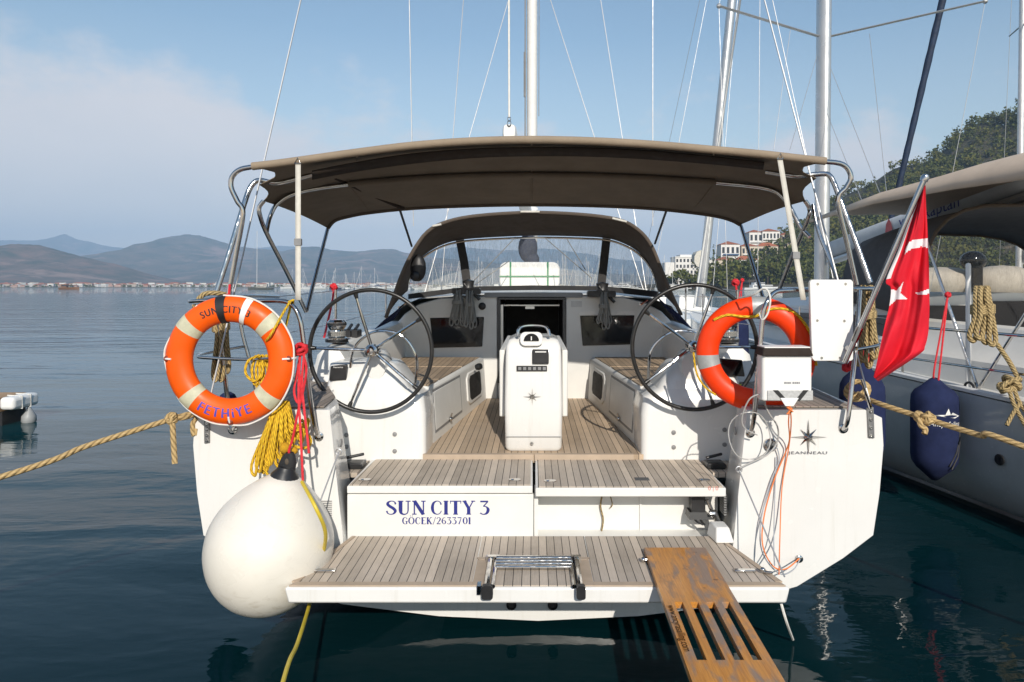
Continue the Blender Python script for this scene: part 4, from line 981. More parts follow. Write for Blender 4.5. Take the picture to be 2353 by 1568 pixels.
# ---- sprayhood
aft = PP(6.95, (886, 728), (903, 683), (923, 628), (947, 578), (982, 530), (1030, 506), (1100, 493), (1215, 486), (1330, 490), (1420, 502), (1466, 525), (1497, 562), (1522, 622), (1547, 682), (1566, 722))
fwd = PP(7.85, (936, 668), (945, 628), (962, 598), (985, 578), (1015, 562), (1050, 552), (1105, 546), (1222, 541), (1340, 543), (1396, 547), (1432, 558), (1462, 575), (1487, 600), (1504, 634), (1512, 668))
a2, f2 = spline(aft, 4), spline(fwd, 4)
b = MB(); rows = []
for k in range(6):
    t = k/5; rows.append([p.lerp(q_, t)+Vector((0, 0, 0.025*math.sin(math.pi*t))) for p, q_ in zip(a2, f2)])
b.grid(rows); hood = part(b, 'sprayhood', HOODC, smooth=70, solid=-0.006)
b = MB(); b.tube([p+Vector((0, 0.01, -0.012)) for p in a2], 0.019, 8); part(b, 'hood_hoop', HOODC, hood)
b = MB(); b.tube([p+Vector((0, -0.03, -0.03)) for p in f2[2:-2]], 0.012, 8)
part(b, 'hood_hoop', STEEL, hood)
# glazing: three clear panels with dark canvas borders
sill = {1052: 664, 1076: 658, 1380: 656, 1400: 662}
def gl(poly_): 
    b = MB(); b.poly(PP(7.9, *poly_)); part(b, 'clear_panel', VINYL, hood, smooth=0)
gl([(943, 676), (948, 630), (964, 600), (987, 580), (1016, 565), (1048, 556), (1064, 645), (1068, 664), (1000, 668)])
gl([(1072, 552), (1105, 549), (1222, 544), (1340, 546), (1391, 549), (1380, 645), (1378, 660), (1222, 658), (1078, 660), (1076, 650)])
gl([(1400, 551), (1430, 560), (1460, 577), (1484, 601), (1500, 634), (1507, 670), (1440, 664), (1383, 660), (1388, 640)])
HOODF = mat('dark_hood_webbing', (0.042, 0.040, 0.040), 0.85)
def strip(pts, w, name='hood_frame', m=HOODF, y_=7.88):
    b = MB(); b.tube(PP(y_, *pts), [w/F*y_/2]*len(pts), 6, flat=0.25, up=(0, 1, 0)); part(b, name, m, hood)
strip([(1056, 548), (1066, 600), (1075, 664)], 22); strip([(1394, 546), (1388, 600), (1381, 662)], 22)
b = MB(); b.prism(PP(7.87, (938, 676), (1000, 668), (1076, 659), (1222, 656), (1380, 658), (1440, 662), (1514, 670), (1512, 684), (1440, 676), (1378, 668), (1222, 667), (1078, 669), (1000, 680), (938, 688)), (0, 0.03, 0)); part(b, 'hood_frame', mat('black_canvas', (0.03, 0.03, 0.032), 0.9), hood)
for pts in ([(1060-66, 520), (1080-66, 516)], [(1196, 487), (1240, 487)], [(1407, 502), (1440, 510)]):
    b = MB(); b.tube(PP(6.93, *pts), 0.012, 6); part(b, 'hood_handle', WEB, hood)
b = MB(); b.ball(P(961, 616, 7.1), 0.11, 10, 8, (0.75, 0.5, 1.3)); b.ball(P(955, 634, 7.08), 0.06, 8, 6); part(b, 'rolled_flap', BLACK, hood)
for (uu, vv, dx_) in ((925, 702, 1), (1480, 694, -1)):
    b = MB(); b.tube(P3((uu-8, vv+7, 7.3), (uu+8, vv-4, 7.3)), 0.012, 6); b.tube(P3((uu-9, vv+8, 7.3), (uu-9, vv+2, 7.3)), 0.008, 6); part(b, 'grab_handle', STEEL)
# dark canvas skirt from the hood's foot to the coaming
for pts in ([(884, 735, 6.9), (930, 700, 7.4), (936, 690, 7.7), (905, 735, 7.4), (862, 756, 6.7)], [(1560, 722, 6.9), (1515, 690, 7.4), (1512, 684, 7.7), (1552, 735, 7.4), (1590, 756, 6.7)]):
    b = MB(); b.poly(P3(*pts)); part(b, 'hood_skirt', NAVY, hood, solid=0.006)

# ---- bimini
A = PP(4.42, (580, 384), (640, 377), (720, 366), (820, 352), (950, 336), (1090, 326), (1222, 323), (1360, 326), (1500, 334), (1640, 346), (1760, 357), (1840, 366), (1897, 372))
B_ = P3((596, 425, 4.72), (640, 415, 4.8), (720, 396, 4.9), (820, 380, 5.0), (950, 366, 5.05), (1090, 358, 5.05), (1222, 356, 5.05), (1360, 358, 5.05), (1500, 364, 5.05), (1640, 375, 5.0), (1760, 390, 4.9), (1835, 402, 4.8), (1876, 410, 4.72))
M = P3((606, 462, 5.0), (650, 446, 5.15), (715, 432, 5.2), (800, 415, 5.25), (940, 403, 5.3), (1085, 396, 5.3), (1222, 394, 5.3), (1362, 396, 5.3), (1510, 402, 5.3), (1645, 411, 5.25), (1750, 424, 5.2), (1800, 440, 5.15), (1850, 462, 5.0))
C_ = P3((752, 524, 6.1), (768, 506, 6.1), (800, 496, 6.1), (850, 487, 6.1), (950, 477, 6.1), (1090, 471, 6.1), (1222, 469, 6.1), (1360, 471, 6.1), (1490, 477, 6.1), (1590, 487, 6.1), (1650, 496, 6.1), (1684, 506, 6.1), (1702, 516, 6.1))
b = MB(); rows = []
def rowmix(r0, r1, n, cut):
    for k in range(n):
        t = k/n; row = [p.lerp(q_, t) for p, q_ in zip(r0, r1)]
        pull = cut*math.sin(math.pi*t)
        row[0] = row[0].lerp(row[1], pull); row[-1] = row[-1].lerp(row[-2], pull)
        for i in range(len(row)): row[i] = row[i]-Vector((0, 0, 0.012*math.sin(math.pi*t)))
        rows.append(spline(row, 3))
rowmix(A, B_, 6, 0.95); rowmix(B_, M, 5, 0.35); rowmix(M, C_, 8, 0.25); rows.append(spline(C_, 3))
b.grid(rows)
BIMOFF = 1
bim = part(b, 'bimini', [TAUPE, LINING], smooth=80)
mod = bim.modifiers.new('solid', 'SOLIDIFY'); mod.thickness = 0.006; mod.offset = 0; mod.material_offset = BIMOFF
a3 = spline(A, 4)
def bow(name, pts, r, m, par=None): 
    b = MB(); b.tube(pts, r, 10); return part(b, name, m, par or bim, smooth=60)
bow('canopy_hem', [p+Vector((0, 0, 0.004)) for p in a3], 0.026, TAUPE)
bow('front_hem', spline(C_, 4), 0.024, HOODC)
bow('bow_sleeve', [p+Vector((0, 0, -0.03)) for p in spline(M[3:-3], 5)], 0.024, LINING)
# dark pocket band under the aft edge
b = MB(); t_ = PP(4.50, (717, 394), (820, 374), (950, 354), (1090, 343), (1222, 340), (1360, 341), (1500, 348), (1640, 361), (1756, 374)); u_ = PP(4.60, (717, 412), (820, 393), (950, 375), (1090, 362), (1222, 358), (1360, 359), (1500, 366), (1640, 377), (1754, 389))
b.grid([spline(t_, 4), spline(u_, 4)]); part(b, 'zip_pocket', BAND, bim, solid=0.012)
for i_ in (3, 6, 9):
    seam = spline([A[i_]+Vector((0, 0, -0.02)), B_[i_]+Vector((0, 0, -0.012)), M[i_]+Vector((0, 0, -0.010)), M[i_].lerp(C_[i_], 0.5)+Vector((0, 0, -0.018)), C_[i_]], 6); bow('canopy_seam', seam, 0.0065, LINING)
# stainless bows: aft bow, second bow and middle bow
bow('frame_bow', spline(P3((524, 683, 4.45), (541, 590, 4.45), (558, 492, 4.44), (545, 462, 4.43), (531, 430, 4.42), (534, 406, 4.42), (552, 390, 4.42), (580, 384, 4.42)), 6), 0.0165, STEEL)
bow('frame_bow', spline(P3((496, 676, 4.55), (530, 570, 4.62), (556, 485, 4.68), (571, 440, 4.72), (584, 420, 4.74), (600, 415, 4.76), (640, 420, 4.8), (720, 400, 4.9)), 6), 0.0185, STEEL)
bow('frame_bow', spline(P3((703, 716, 5.6), (660, 628, 5.3), (612, 535, 5.05), (597, 495, 4.98), (596, 476, 4.97), (606, 462, 4.97)), 6), 0.0165, STEEL)
bow('frame_bow', spline([P(612, 536, 5.05), P(620, 500, 5.1), P(640, 466, 5.14), P(690, 441, 5.19)]+[p+Vector((0, 0, -0.03)) for p in M[3:-3]]+[P(1764, 434, 5.19), P(1806, 462, 5.14), P(1838, 520, 5.1), P(1860, 545, 5.05)], 5), 0.0165, STEEL)
bow('frame_bow', P3((753, 526, 6.1), (728, 620, 5.85), (704, 716, 5.6)), 0.0165, STEEL)
bow('frame_bow', spline(P3((1968, 655, 4.45), (1947, 560, 4.45), (1926, 462, 4.44), (1944, 432, 4.43), (1955, 410, 4.42), (1948, 388, 4.42), (1930, 376, 4.42), (1897, 372, 4.42)), 6), 0.0165, STEEL)
bow('frame_bow', spline(P3((2000, 650, 4.55), (1968, 560, 4.62), (1936, 475, 4.68), (1918, 425, 4.72), (1906, 404, 4.74), (1890, 400, 4.76), (1830, 404, 4.8), (1760, 394, 4.9)), 6), 0.0185, STEEL)
bow('frame_bow', spline(P3((1790, 668, 5.5), (1820, 590, 5.3), (1856, 505, 5.0), (1860, 480, 4.98), (1850, 462, 4.97)), 6), 0.0165, STEEL)
bow('frame_bow', P3((1702, 518, 6.1), (1726, 596, 5.85), (1755, 690, 5.6)), 0.0165, STEEL)
bow('frame_bow', spline(P3((1868, 470, 4.95), (1880, 530, 4.9), (1912, 610, 4.8), (1930, 668, 4.7)), 6), 0.0140, STEEL)
for pts in ([(769, 400, 5.12), (800, 415, 5.32), (850, 439, 5.65), (926, 472, 6.05)], [(1693, 379, 5.08), (1645, 402, 5.32), (1590, 431, 5.65), (1525, 462, 6.05)]):
    bow('batten_pocket', P3(*[(a, c+7, d) for a, c, d in pts]), 0.018, BAND)
for (pa, pb, dpt) in (((918, 480), (946, 566), 0), ((1535, 473), (1505, 560), 0)):
    bow('hood_tie', [P(*pa, 6.1), P(*pb, 6.95)], 0.011, BLACK)
for (pa, pb, bk) in (((685, 376, 4.40), (685, 690, 4.22), 560), ((1792, 366, 4.40), (1846, 690, 4.22), 590)):
    p0, p1 = P(*pa), P(*pb)
    b = MB(); n_ = 14
    pts = [p0.lerp(p1, i/n_) for i in range(n_+1)]
    b.grid([[p-Vector((0.017, 0, 0)) for p in pts], [p+Vector((0.017, 0, 0)) for p in pts]])
    st_ = part(b, 'bimini_strap', WEB, bim, solid=0.003)
    t = (bk-pa[1])/(pb[1]-pa[1]); c = p0.lerp(p1, t)
    b = MB(); b.rbox(c.x-0.022, c.x+0.022, c.y-0.012, c.y+0.012, c.z-0.022, c.z+0.022, 0.006, 3, 'y'); part(b, 'strap_buckle', GREYP, bim)
    b = MB(); b.tube([p0+Vector((-0.02, -0.01, 0.0)), p0+Vector((0, -0.012, 0.035)), p0+Vector((0.02, -0.01, 0.0))], 0.005, 6, closed=True); part(b, 'strap_ring', STEEL, bim)

# ---- pushpits
def rail(pts, r=0.0145, n=6, name='rail_tube', m=STEEL): 
    b = MB(); b.tube(spline(pts, n), r, 10); return part(b, name, m, smooth=60)
rail(P3((733, 1003, 4.285), (722, 975, 4.22), (708, 880, 4.18), (695, 770, 4.17), (688, 730, 4.17), (672, 702, 4.18), (645, 692, 4.20), (570, 692, 4.28), (480, 691, 4.36), (446, 692, 4.42), (437, 693, 4.50), (450, 691, 4.75), (560, 681, 5.25), (640, 682, 5.9)), name='pushpit_rail')
rail(P3((524, 935, 4.5), (516, 860, 4.47), (507, 780, 4.45), (500, 695, 4.42)), name='pushpit_post')
rail(P3((590, 905, 5.2), (574, 830, 5.2), (556, 760, 5.2), (545, 686, 5.2)), name='pushpit_post')
rail(P3((692, 812, 4.18), (640, 824, 4.22), (560, 826, 4.33), (470, 822, 4.42), (456, 818, 4.5), (470, 812, 4.75), (560, 796, 5.2)), 0.0115, name='pushpit_midrail')
rail(P3((1724, 995, 4.285), (1732, 965, 4.22), (1742, 860, 4.20), (1752, 740, 4.20), (1760, 700, 4.20), (1778, 674, 4.22), (1805, 668, 4.24), (1880, 667, 4.30), (1960, 665, 4.38), (2005, 664, 4.44), (2016, 665, 4.52), (2000, 664, 4.8), (1890, 664, 5.3), (1790, 664, 5.9)), name='pushpit_rail')
rail(P3((1938, 985, 4.285), (1948, 965, 4.23), (1958, 880, 4.26), (1968, 780, 4.32), (1976, 668, 4.38)), name='pushpit_post')
rail(P3((1860, 930, 5.2), (1862, 800, 5.2), (1864, 664, 5.2)), name='pushpit_post')
rail(P3((1752, 818, 4.2), (1850, 818, 4.26), (1950, 806, 4.36), (2010, 796, 4.44), (2018, 790, 4.52), (1990, 784, 4.8)), 0.0115, name='pushpit_midrail')
for (uu, vv) in ((733, 1003), (1724, 995), (1938, 985), (535, 988)):
    b = MB(); b.lathe([(0.030, 0), (0.029, 0.006), (0.018, 0.012), (0.016, 0.02)], P(uu, vv, 4.298), (0, -1, 0), 14); part(b, 'rail_foot', STEEL)
rail(P3((535, 988, 4.285), (536, 975, 4.24), (528, 962, 4.25), (522, 930, 4.4)), 0.011, name='rail_foot_tube')
# stanchions and lifelines
for s in (1, -1):
    for y_, top_ in ((6.9, 2.12), (9.2, 2.18), (11.6, 2.25)):
        x_ = XC+s*(station((y_-4.3)/13.2)[0][0]-0.03); b = MB(); b.tube([(x_, y_, 1.4), (x_, y_, top_)], 0.0125, 8); part(b, 'stanchion', STEEL)
    st = [P(640, 682, 5.9) if s < 0 else P(1790, 664, 5.9)]+[Vector((XC+s*(station((y_-4.3)/13.2)[0][0]-0.03), y_, z_)) for y_, z_ in ((6.9, 2.11), (9.2, 2.17), (11.6, 2.24))]
    for dz_ in (0.0, -0.33):
        b = MB(); b.tube([p+Vector((0, 0, dz_)) for p in st], 0.004, 5); part(b, 'lifeline', WIRE)

# ---- mast, boom, rigging
MT = Vector((0.0, 9.7, 20.0)); MBs = Vector((-0.03, 11.3, 2.0))
def mast_pt(z): return MBs.lerp(MT, (z-2.0)/18.0)
b = MB(); b.tube([MBs, MT], 0.085, 12, flat=1.35, up=(0, 1, 0)); mst = part(b, 'mast', MASTW, smooth=60)
b = MB(); b.tube([mast_pt(3.4)+Vector((-0.11, -0.05, 0)), mast_pt(7.2)+Vector((-0.11, -0.05, 0))], 0.012, 6); b.tube([mast_pt(5.2)+Vector((-0.115, -0.05, 0)), mast_pt(5.9)+Vector((-0.115, -0.05, 0))], 0.022, 6); b.tube([mast_pt(4.9)+Vector((0.11, -0.05, 0)), mast_pt(9)+Vector((0.11, -0.05, 0))], 0.007, 6); part(b, 'halyard', GREYP, mst)
bm0 = P(1170, 303, 7.5)
b = MB(); rows = []
g = mast_pt(2.95)
for t, sc in ((0.0, 0.80), (0.012, 1.0), (1.0, 1.0)):
    c = bm0.lerp(g, t); rows.append([(c.x+0.077*sc*math.copysign(abs(math.cos(a))**0.5, math.cos(a)), c.y, c.z+0.10*sc*math.copysign(abs(math.sin(a))**0.5, math.sin(a))) for a in [2*math.pi*k/20 for k in range(20)]])
b.grid(rows, close=True); b.poly(rows[0]); boom = part(b, 'boom', MASTW, smooth=60)
b = MB(); c = P(1170, 284, 7.49); b.tube([c+Vector((0.02*math.cos(a), 0, 0.03*math.sin(a))) for a in [k*math.pi/5 for k in range(10)]], 0.006, 6, closed=True); b.tube([c+Vector((0.016*math.cos(a), 0, 0.05+0.026*math.sin(a))) for a in [k*math.pi/5 for k in range(10)]], 0.006, 6, closed=True); part(b, 'shackle', STEEL, boom)
def stay(name, a, c, r, m=WIRE): 
    b = MB(); b.tube([a, c], r, 5); return part(b, name, m)
stay('topping_lift', P(1170, 270, 7.48), P(1169, -160, 8.0), 0.012, ROPEW)
apexL, apexR = P(1226, -2300, 9.3), P(1226, -2027, 9.3)
stay('backstay', P(471, 968, 4.28), P(1226, -2351, 9.0).lerp(P(471, 968, 4.28), 0.0), 0.0058)
stay('backstay', P(2000, 930, 4.28), P(1226, -2027, 9.0), 0.0058)
for (pa, pb) in (((950, 520), (937, -200)), ((1500, 520), (1500, -200))): stay('shroud', P(*pa, 11.2), P(*pb, 11.0), 0.008)
for (pa, pb) in (((1085, 292), (1180, -40)), ((1368, 322), (1252, -40)), ((1432, 330), (1374, -40)), ((1045, 262), (1068, -40))):
    a_, c_ = P(*pb, 10.3), P(*pa, 9.5); stay('lower_shroud', a_, a_.lerp(c_, (a_.z-2.0)/(a_.z-c_.z)), 0.006, WIRE)
for (pa, pb) in (((1185, 545), (1075, 660)), ((1250, 545), (1360, 640)), ((1300, 545), (1345, 620)), ((1170, 600), (1090, 656))): stay('control_line', P(*pa, 9.0), P(*pb, 8.3), 0.006, ROPEG)
b = MB(); b.tube(spline(P3((1222, 480, 10.8), (1222, 540, 11.0), (1215, 600, 11.1)), 5), 0.10, 10); part(b, 'mast_foot', MASTW)
b = MB(); c = P(1213, 570, 10.6); b.ball(c, 0.20, 12, 8, (0.75, 0.6, 1.15)); b.ball(c+Vector((0.06, 0, -0.18)), 0.12, 10, 7); part(b, 'halyard_bag', mat('grey_blue_mesh', (0.06, 0.07, 0.10), 0.9, bump=0.8, bs=40))
b = MB(); p0, p1 = P(1150, 604, 10.2), P(1284, 664, 10.2); b.rbox(p0.x, p1.x, 9.9, 10.7, p1.z, p0.z, 0.10, 5, 'y'); raft = part(b, 'life_raft_case', WHITEP, bevel=0.02)
b = MB()
GREENS = mat('green_strapping', (0.02, 0.22, 0.09), 0.6)
for x in (p0.x+0.16, p1.x-0.17): b.box(x-0.012, x+0.012, 9.893, 9.8985, p1.z, p0.z)
b.box(p0.x, p1.x, 9.886, 9.892, p1.z+0.17, p1.z+0.19); part(b, 'raft_strap', GREENS, raft)

# ---- stern fittings
for q4 in ([(468, 966), (481, 966), (481, 1018), (469, 1020)], [(1993, 938), (2008, 936), (2010, 1008), (1996, 1006)]):
    b = MB(); b.prism(PP(4.288, *q4), (0, 0.02, 0)); cp = part(b, 'chainplate', mat('brushed_steel', (0.30, 0.30, 0.30), 0.42, 0.85), bevel=0.003)
    n_ = 4
    for i in range(n_):
        c = P((q4[0][0]+q4[1][0])/2+1, q4[0][1]+8+(q4[2][1]-q4[0][1]-14)*i/(n_-1), 4.286); b = MB(); b.lathe([(0.011, 0), (0.010, 0.006), (0.004, 0.007), (0, 0.005)], c, (0, -1, 0), 10); part(b, 'chainplate_bolt', STEEL, cp)
b = MB(); b.tube(P3((2001, 938, 4.28), (1990, 905, 4.27), (1979, 872, 4.26)), [0.012, 0.010, 0.006], 8); b.tube(P3((471, 968, 4.28), (478, 945, 4.27)), [0.012, 0.008], 8); part(b, 'rigging_screw', STEEL)
star(Y, 1858, 1005, 4.292, 0.118)
b = MB(); writing(b, 'JEANNEAU', lambda x, y: P(1857+x*17.0, 1044-y*9.5, 4.2935), 1.12); part(b, 'maker_lettering', GREYL, smooth=0)
c = P(1770, 1022, 4.296); b = MB(); b.lathe([(0.042, 0), (0.042, 0.012), (0.034, 0.02), (0.028, 0.014), (0.0, 0.016)], c, (0, -1, 0), 18); part(b, 'shore_power_inlet', STEEL)
c = P(1836, 1284, 4.296); b = MB(); b.lathe([(0.024, 0), (0.023, 0.01), (0.012, 0.016), (0.0, 0.016)], c, (0, -1, 0), 14); part(b, 'hull_fitting', STEEL)
for (uu, vv) in ((770, 1018), (1657, 990)):
    b = MB(); c = P(uu, vv, 4.5); c.x = XC+(1 if uu > 1226 else -1)*1.30; b.lathe([(0.028, 0), (0.026, 0.006), (0.0, 0.007)], c, (-1 if uu > 1226 else 1, 0, 0), 12); part(b, 'deck_plug', GREYP)
for uu in (1175, 1270):
    b = MB(); b.lathe([(0.032, 0), (0.032, 0.008), (0.022, 0.012), (0.02, 0.004), (0, 0.004)], P(uu, 1390, 4.296), (0, -1, 0), 14); part(b, 'exhaust_outlet', BLACK)
b = MB(); writing(b, '0 | 0', lambda x, y: P(1639+x*13, 1127-y*13, 4.3525)); part(b, 'step_lettering', mat('faded_red_lettering', (0.75, 0.25, 0.2), 0.6), lid2, smooth=0)

# ---- boat name in a high-contrast serif face, drawn with strokes of changing width
def G(ch):
    k, t = 0.20, 0.07
    S = []; W = 0.6
    def st(pts, ws, sm=True):
        S.append((pts, ws, sm))
    def stem(x, w=k, y0=0, y1=1): st([(x, y0), (x, y1)], [w, w], False)
    def serif(x0, x1, y): st([(x0, y), (x1, y)], [t, t], False)
    e = t/2
    if ch == 'S': st([(.50, .74), (.46, .90), (.30, .975), (.13, .90), (.09, .74), (.22, .58), (.38, .45), (.49, .27), (.42, .09), (.25, .02), (.09, .10), (.04, .27)], [.10, .07, .06, .11, .16, .18, .18, .16, .10, .06, .07, .10]); W = .56
    if ch == 'U': stem(.15, k, .32, 1); st([(.15, .34), (.18, .12), (.33, .02), (.50, .10), (.55, .32)], [k, .15, .09, .06, t]); stem(.55, t, .30, 1); serif(.0, .30, 1-e); serif(.42, .68, 1-e); W = .70
    if ch == 'N': stem(.12, t); st([(.12, 1), (.60, 0)], [.19, .19], False); stem(.60, t, .04, 1); serif(0, .20, 1-e); serif(.0, .24, e); serif(.48, .72, 1-e); W = .74
    if ch == 'C': st([(.60, .72), (.53, .90), (.36, .975), (.16, .84), (.09, .5), (.16, .16), (.36, .025), (.53, .10), (.61, .28)], [.10, .06, .06, .13, .18, .13, .06, .05, .05]); W = .66
    if ch == 'G': st([(.60, .72), (.53, .90), (.36, .975), (.16, .84), (.09, .5), (.16, .16), (.36, .025), (.52, .08), (.58, .2)], [.10, .06, .06, .13, .18, .13, .06, .05, .06]); stem(.56, .14, .02, .42); serif(.40, .70, .42); W = .72
    if ch in 'OÖ0':
        h = .5 if ch == '0' else .5; rx = .30 if ch != '0' else .22
        st([(.36+rx*math.sin(a), .5+.475*math.cos(a)) for a in [2*math.pi*i/24 for i in range(25)]], [.055+.12*abs(math.sin(2*math.pi*i/24))**1.5 for i in range(25)]); W = .36+rx+.10
        if ch == 'Ö':
            for x in (.24, .48): st([(x-.05, 1.18), (x+.05, 1.18)], [.11, .11], False)
    if ch == 'I' or ch == '1': stem(.16); serif(.02, .30, 1-e) if ch == 'I' else st([(.02, .86), (.16, .97)], [t, t], False); serif(.02, .30, e); W = .32
    if ch == 'T': stem(.34); serif(.02, .66, 1-e); st([(.04, 1), (.04, .76)], [t, .02], False); st([(.64, 1), (.64, .76)], [t, .02], False); serif(.20, .48, e); W = .68
    if ch == 'Y': st([(.10, 1), (.36, .45)], [.17, .17], False); st([(.62, 1), (.38, .45)], [t, t], False); stem(.36, k, 0, .47); serif(0, .24, 1-e); serif(.50, .74, 1-e); serif(.22, .50, e); W = .74
    if ch == 'E': stem(.16); serif(.03, .54, 1-e); serif(.03, .56, e); serif(.2, .42, .52); st([(.53, 1), (.53, .80)], [t, .02], False); st([(.55, 0), (.55, .20)], [t, .02], False); W = .60
    if ch == 'K': stem(.16); serif(.03, .30, 1-e); serif(.03, .30, e); st([(.22, .46), (.56, 1)], [t, t], False); st([(.30, .58), (.60, 0)], [.17, .17], False); serif(.46, .70, 1-e); serif(.48, .74, e); W = .74
    if ch == '/': st([(.02, -.06), (.34, 1.06)], [t, t], False); W = .36
    if ch == '2': st([(.08, .74), (.14, .92), (.30, .975), (.46, .86), (.46, .66), (.30, .36), (.06, .03)], [.10, .07, .06, .12, .16, .10, t]); st([(.04, .06), (.52, .06)], [.12, .12], False); W = .58
    if ch == '3': st([(.06, .945), (.50, .945)], [.11, .11], False); st([(.48, .93), (.24, .60)], [t, t], False); st([(.22, .60), (.40, .56), (.50, .36), (.42, .10), (.22, .02), (.06, .12)], [.05, .08, .17, .14, .06, .10]); W = .58
    if ch == '6': st([(.46, .92), (.26, .92), (.10, .62), (.09, .32), (.26, .025), (.46, .16), (.48, .36), (.34, .56), (.14, .46)], [.07, .07, .13, .16, .06, .13, .14, .06, .05]); W = .58
    if ch == '7': st([(.04, .94), (.52, .94)], [.12, .12], False); st([(.49, .92), (.22, 0)], [.06, .16], False); W = .56
    if ch == ' ': W = .14
    return S, W
def serif_text(mb, txt, u0_, v0_, h, width, y_):
    adv = sum(G(c)[1]+0.06 for c in txt)-0.06; sx = width/adv; x = 0
    for c in txt:
        S, W = G(c)
        for pts, ws, sm in S:
            if sm:
                q = spline([(a, w, bb) for (a, bb), w in zip(pts, ws)], 4); P2 = [(p.x, p.z) for p in q]; w2 = [p.y for p in q]
            else: P2, w2 = pts, ws
            L_, R_ = [], []
            for i in range(len(P2)):
                a = P2[max(0, i-1)]; d = P2[min(len(P2)-1, i+1)]; tx, ty = d[0]-a[0], d[1]-a[1]; l = math.hypot(tx, ty) or 1; nx, ny = -ty/l, tx/l; w = w2[i]/2
                L_.append(P(u0_+(x+P2[i][0]+nx*w)*sx, v0_-(P2[i][1]+ny*w)*h, y_)); R_.append(P(u0_+(x+P2[i][0]-nx*w)*sx, v0_-(P2[i][1]-ny*w)*h, y_))
            y_ -= 0.00002
            mb.grid([L_, R_])
        x += W+0.06
for w_, u_, wd in (('SUN', 887, 92), ('CITY', 990, 102), ('3', 1101, 24)):
    b = MB(); serif_text(b, w_, u_, 1183, 32, wd, 4.3925); part(b, 'name_word', NBLUE, panel, smooth=0)
b = MB(); serif_text(b, 'GÖCEK/2633701', 924, 1205, 16, 158, 4.3925); part(b, 'home_port', NBLUE, panel, smooth=0)
# ================================================================== loose things on and around the stern
def lifebuoy(c, Rm, ra, rd, yaw, col, label, bands, roll=0.0):
    t = thing('lifebuoy', c, label, 'lifebuoy', rz=yaw)
    def pt(ang, phi, kr=1.0):          # a point on the ring's skin: angle round the ring, angle round its section (0 = outward, 90 = towards the viewer)
        r = Rm+ra*kr*math.cos(phi); return Vector((r*math.cos(ang), -rd*kr*math.sin(phi), r*math.sin(ang)))
    b = MB(); n, m = 64, 18
    b.grid([[pt(2*math.pi*i/n, 2*math.pi*k/m) for k in range(m)] for i in range(n)]+[[pt(0, 2*math.pi*k/m) for k in range(m)]], close=True)
    b.build('ring', col, t, local=True, merge=True, smooth=70)
    for a, w, mt in bands:
        b = MB(); b.grid([[pt(R(a-w/2+w*i/6), 2*math.pi*k/m, 1.018) for k in range(m)] for i in range(7)], close=True); b.build('reflective_band', mt, t, local=True, smooth=70)
    return t, pt
c = P(530, 828, 4.07); sc = 4.07/F
lbL, ptL = lifebuoy(c, 118*sc, 30.5*sc, 0.055, 0.0, ORANGE, 'orange lifebuoy lettered in black and blue, hanging on the left stern rail', [(140, 12.5, RET), (42, 12.5, RET), (224, 12.5, RET), (-44, 12.5, RET)])
def arc_text(par, pt, txt, a0, kphi, size, up, m, name, sp=1.12):
    b = MB()
    rr = 118*sc
    def fn(x, y):
        a = R(a0)-(x*size/rr if up else -x*size/rr); ph = R(90)-((y-0.35)*size/(30.5*sc))*(1.15 if up else -1.15)+R(kphi)
        return pt(a, ph, 1.022)
    vs, fs = text_mesh(txt, sp, 3)
    for d in (-0.035, -0.018, 0, 0.018, 0.035): b.add([fn(v.x+d, v.y)*(1+abs(d)*0.01) for v in vs], fs)
    return b.build(name, m, par, local=True, smooth=0)
arc_text(lbL, ptL, 'SUN CITY 3', 91.5, 0, 0.050, True, BLACKL, 'lettering', 1.2)
arc_text(lbL, ptL, 'FETHiYE', 267, 0, 0.070, False, BLUEL, 'lettering', 1.3)
def wrap(par, pt, a, w, m, k=1.08, name='tape_wrap', n=3):
    b = MB(); b.grid([[pt(R(a-w/2+w*i/n), 2*math.pi*q/14, k) for q in range(14)] for i in range(n+1)], close=True); b.build(name, m, par, local=True, smooth=60)
wrap(lbL, ptL, 97.5, 9, BLACK, 1.07); wrap(lbL, ptL, 71, 6.5, WHITEP, 1.06)
b = MB()
gp = [(95, 1.10, 0), (70, 1.13, 0), (45, 1.15, 0), (20, 1.16, 0), (2, 1.05, 0), (-20, 1.10, 0), (-45, 1.22, 0), (-70, 1.20, 0), (-88, 1.04, 0), (-110, 1.02, 0), (-140, 0.97, 0), (-178, 1.0, 0), (-200, 0.96, 0), (-240, 0.98, 0)]
b.tube(spline([ptL(R(a), R(20), k) for a, k, _ in gp], 6), 0.0055, 6); b.build('grab_line', ROPEW, lbL, local=True)
for a in (2, -88, 178):
    b = MB(); b.tube([ptL(R(a), R(f), 1.06) for f in range(-60, 90, 15)], 0.006, 6); b.build('line_lug', WHITEP, lbL, local=True)
    b = MB(); q = ptL(R(a), R(48), 1.0); b.ball(q, 0.016, 8, 6, (1.2, 0.35, 1.2)); b.build('lug_recess', mat('orange_recess', (0.22, 0.028, 0.004), 0.6), lbL, local=True)

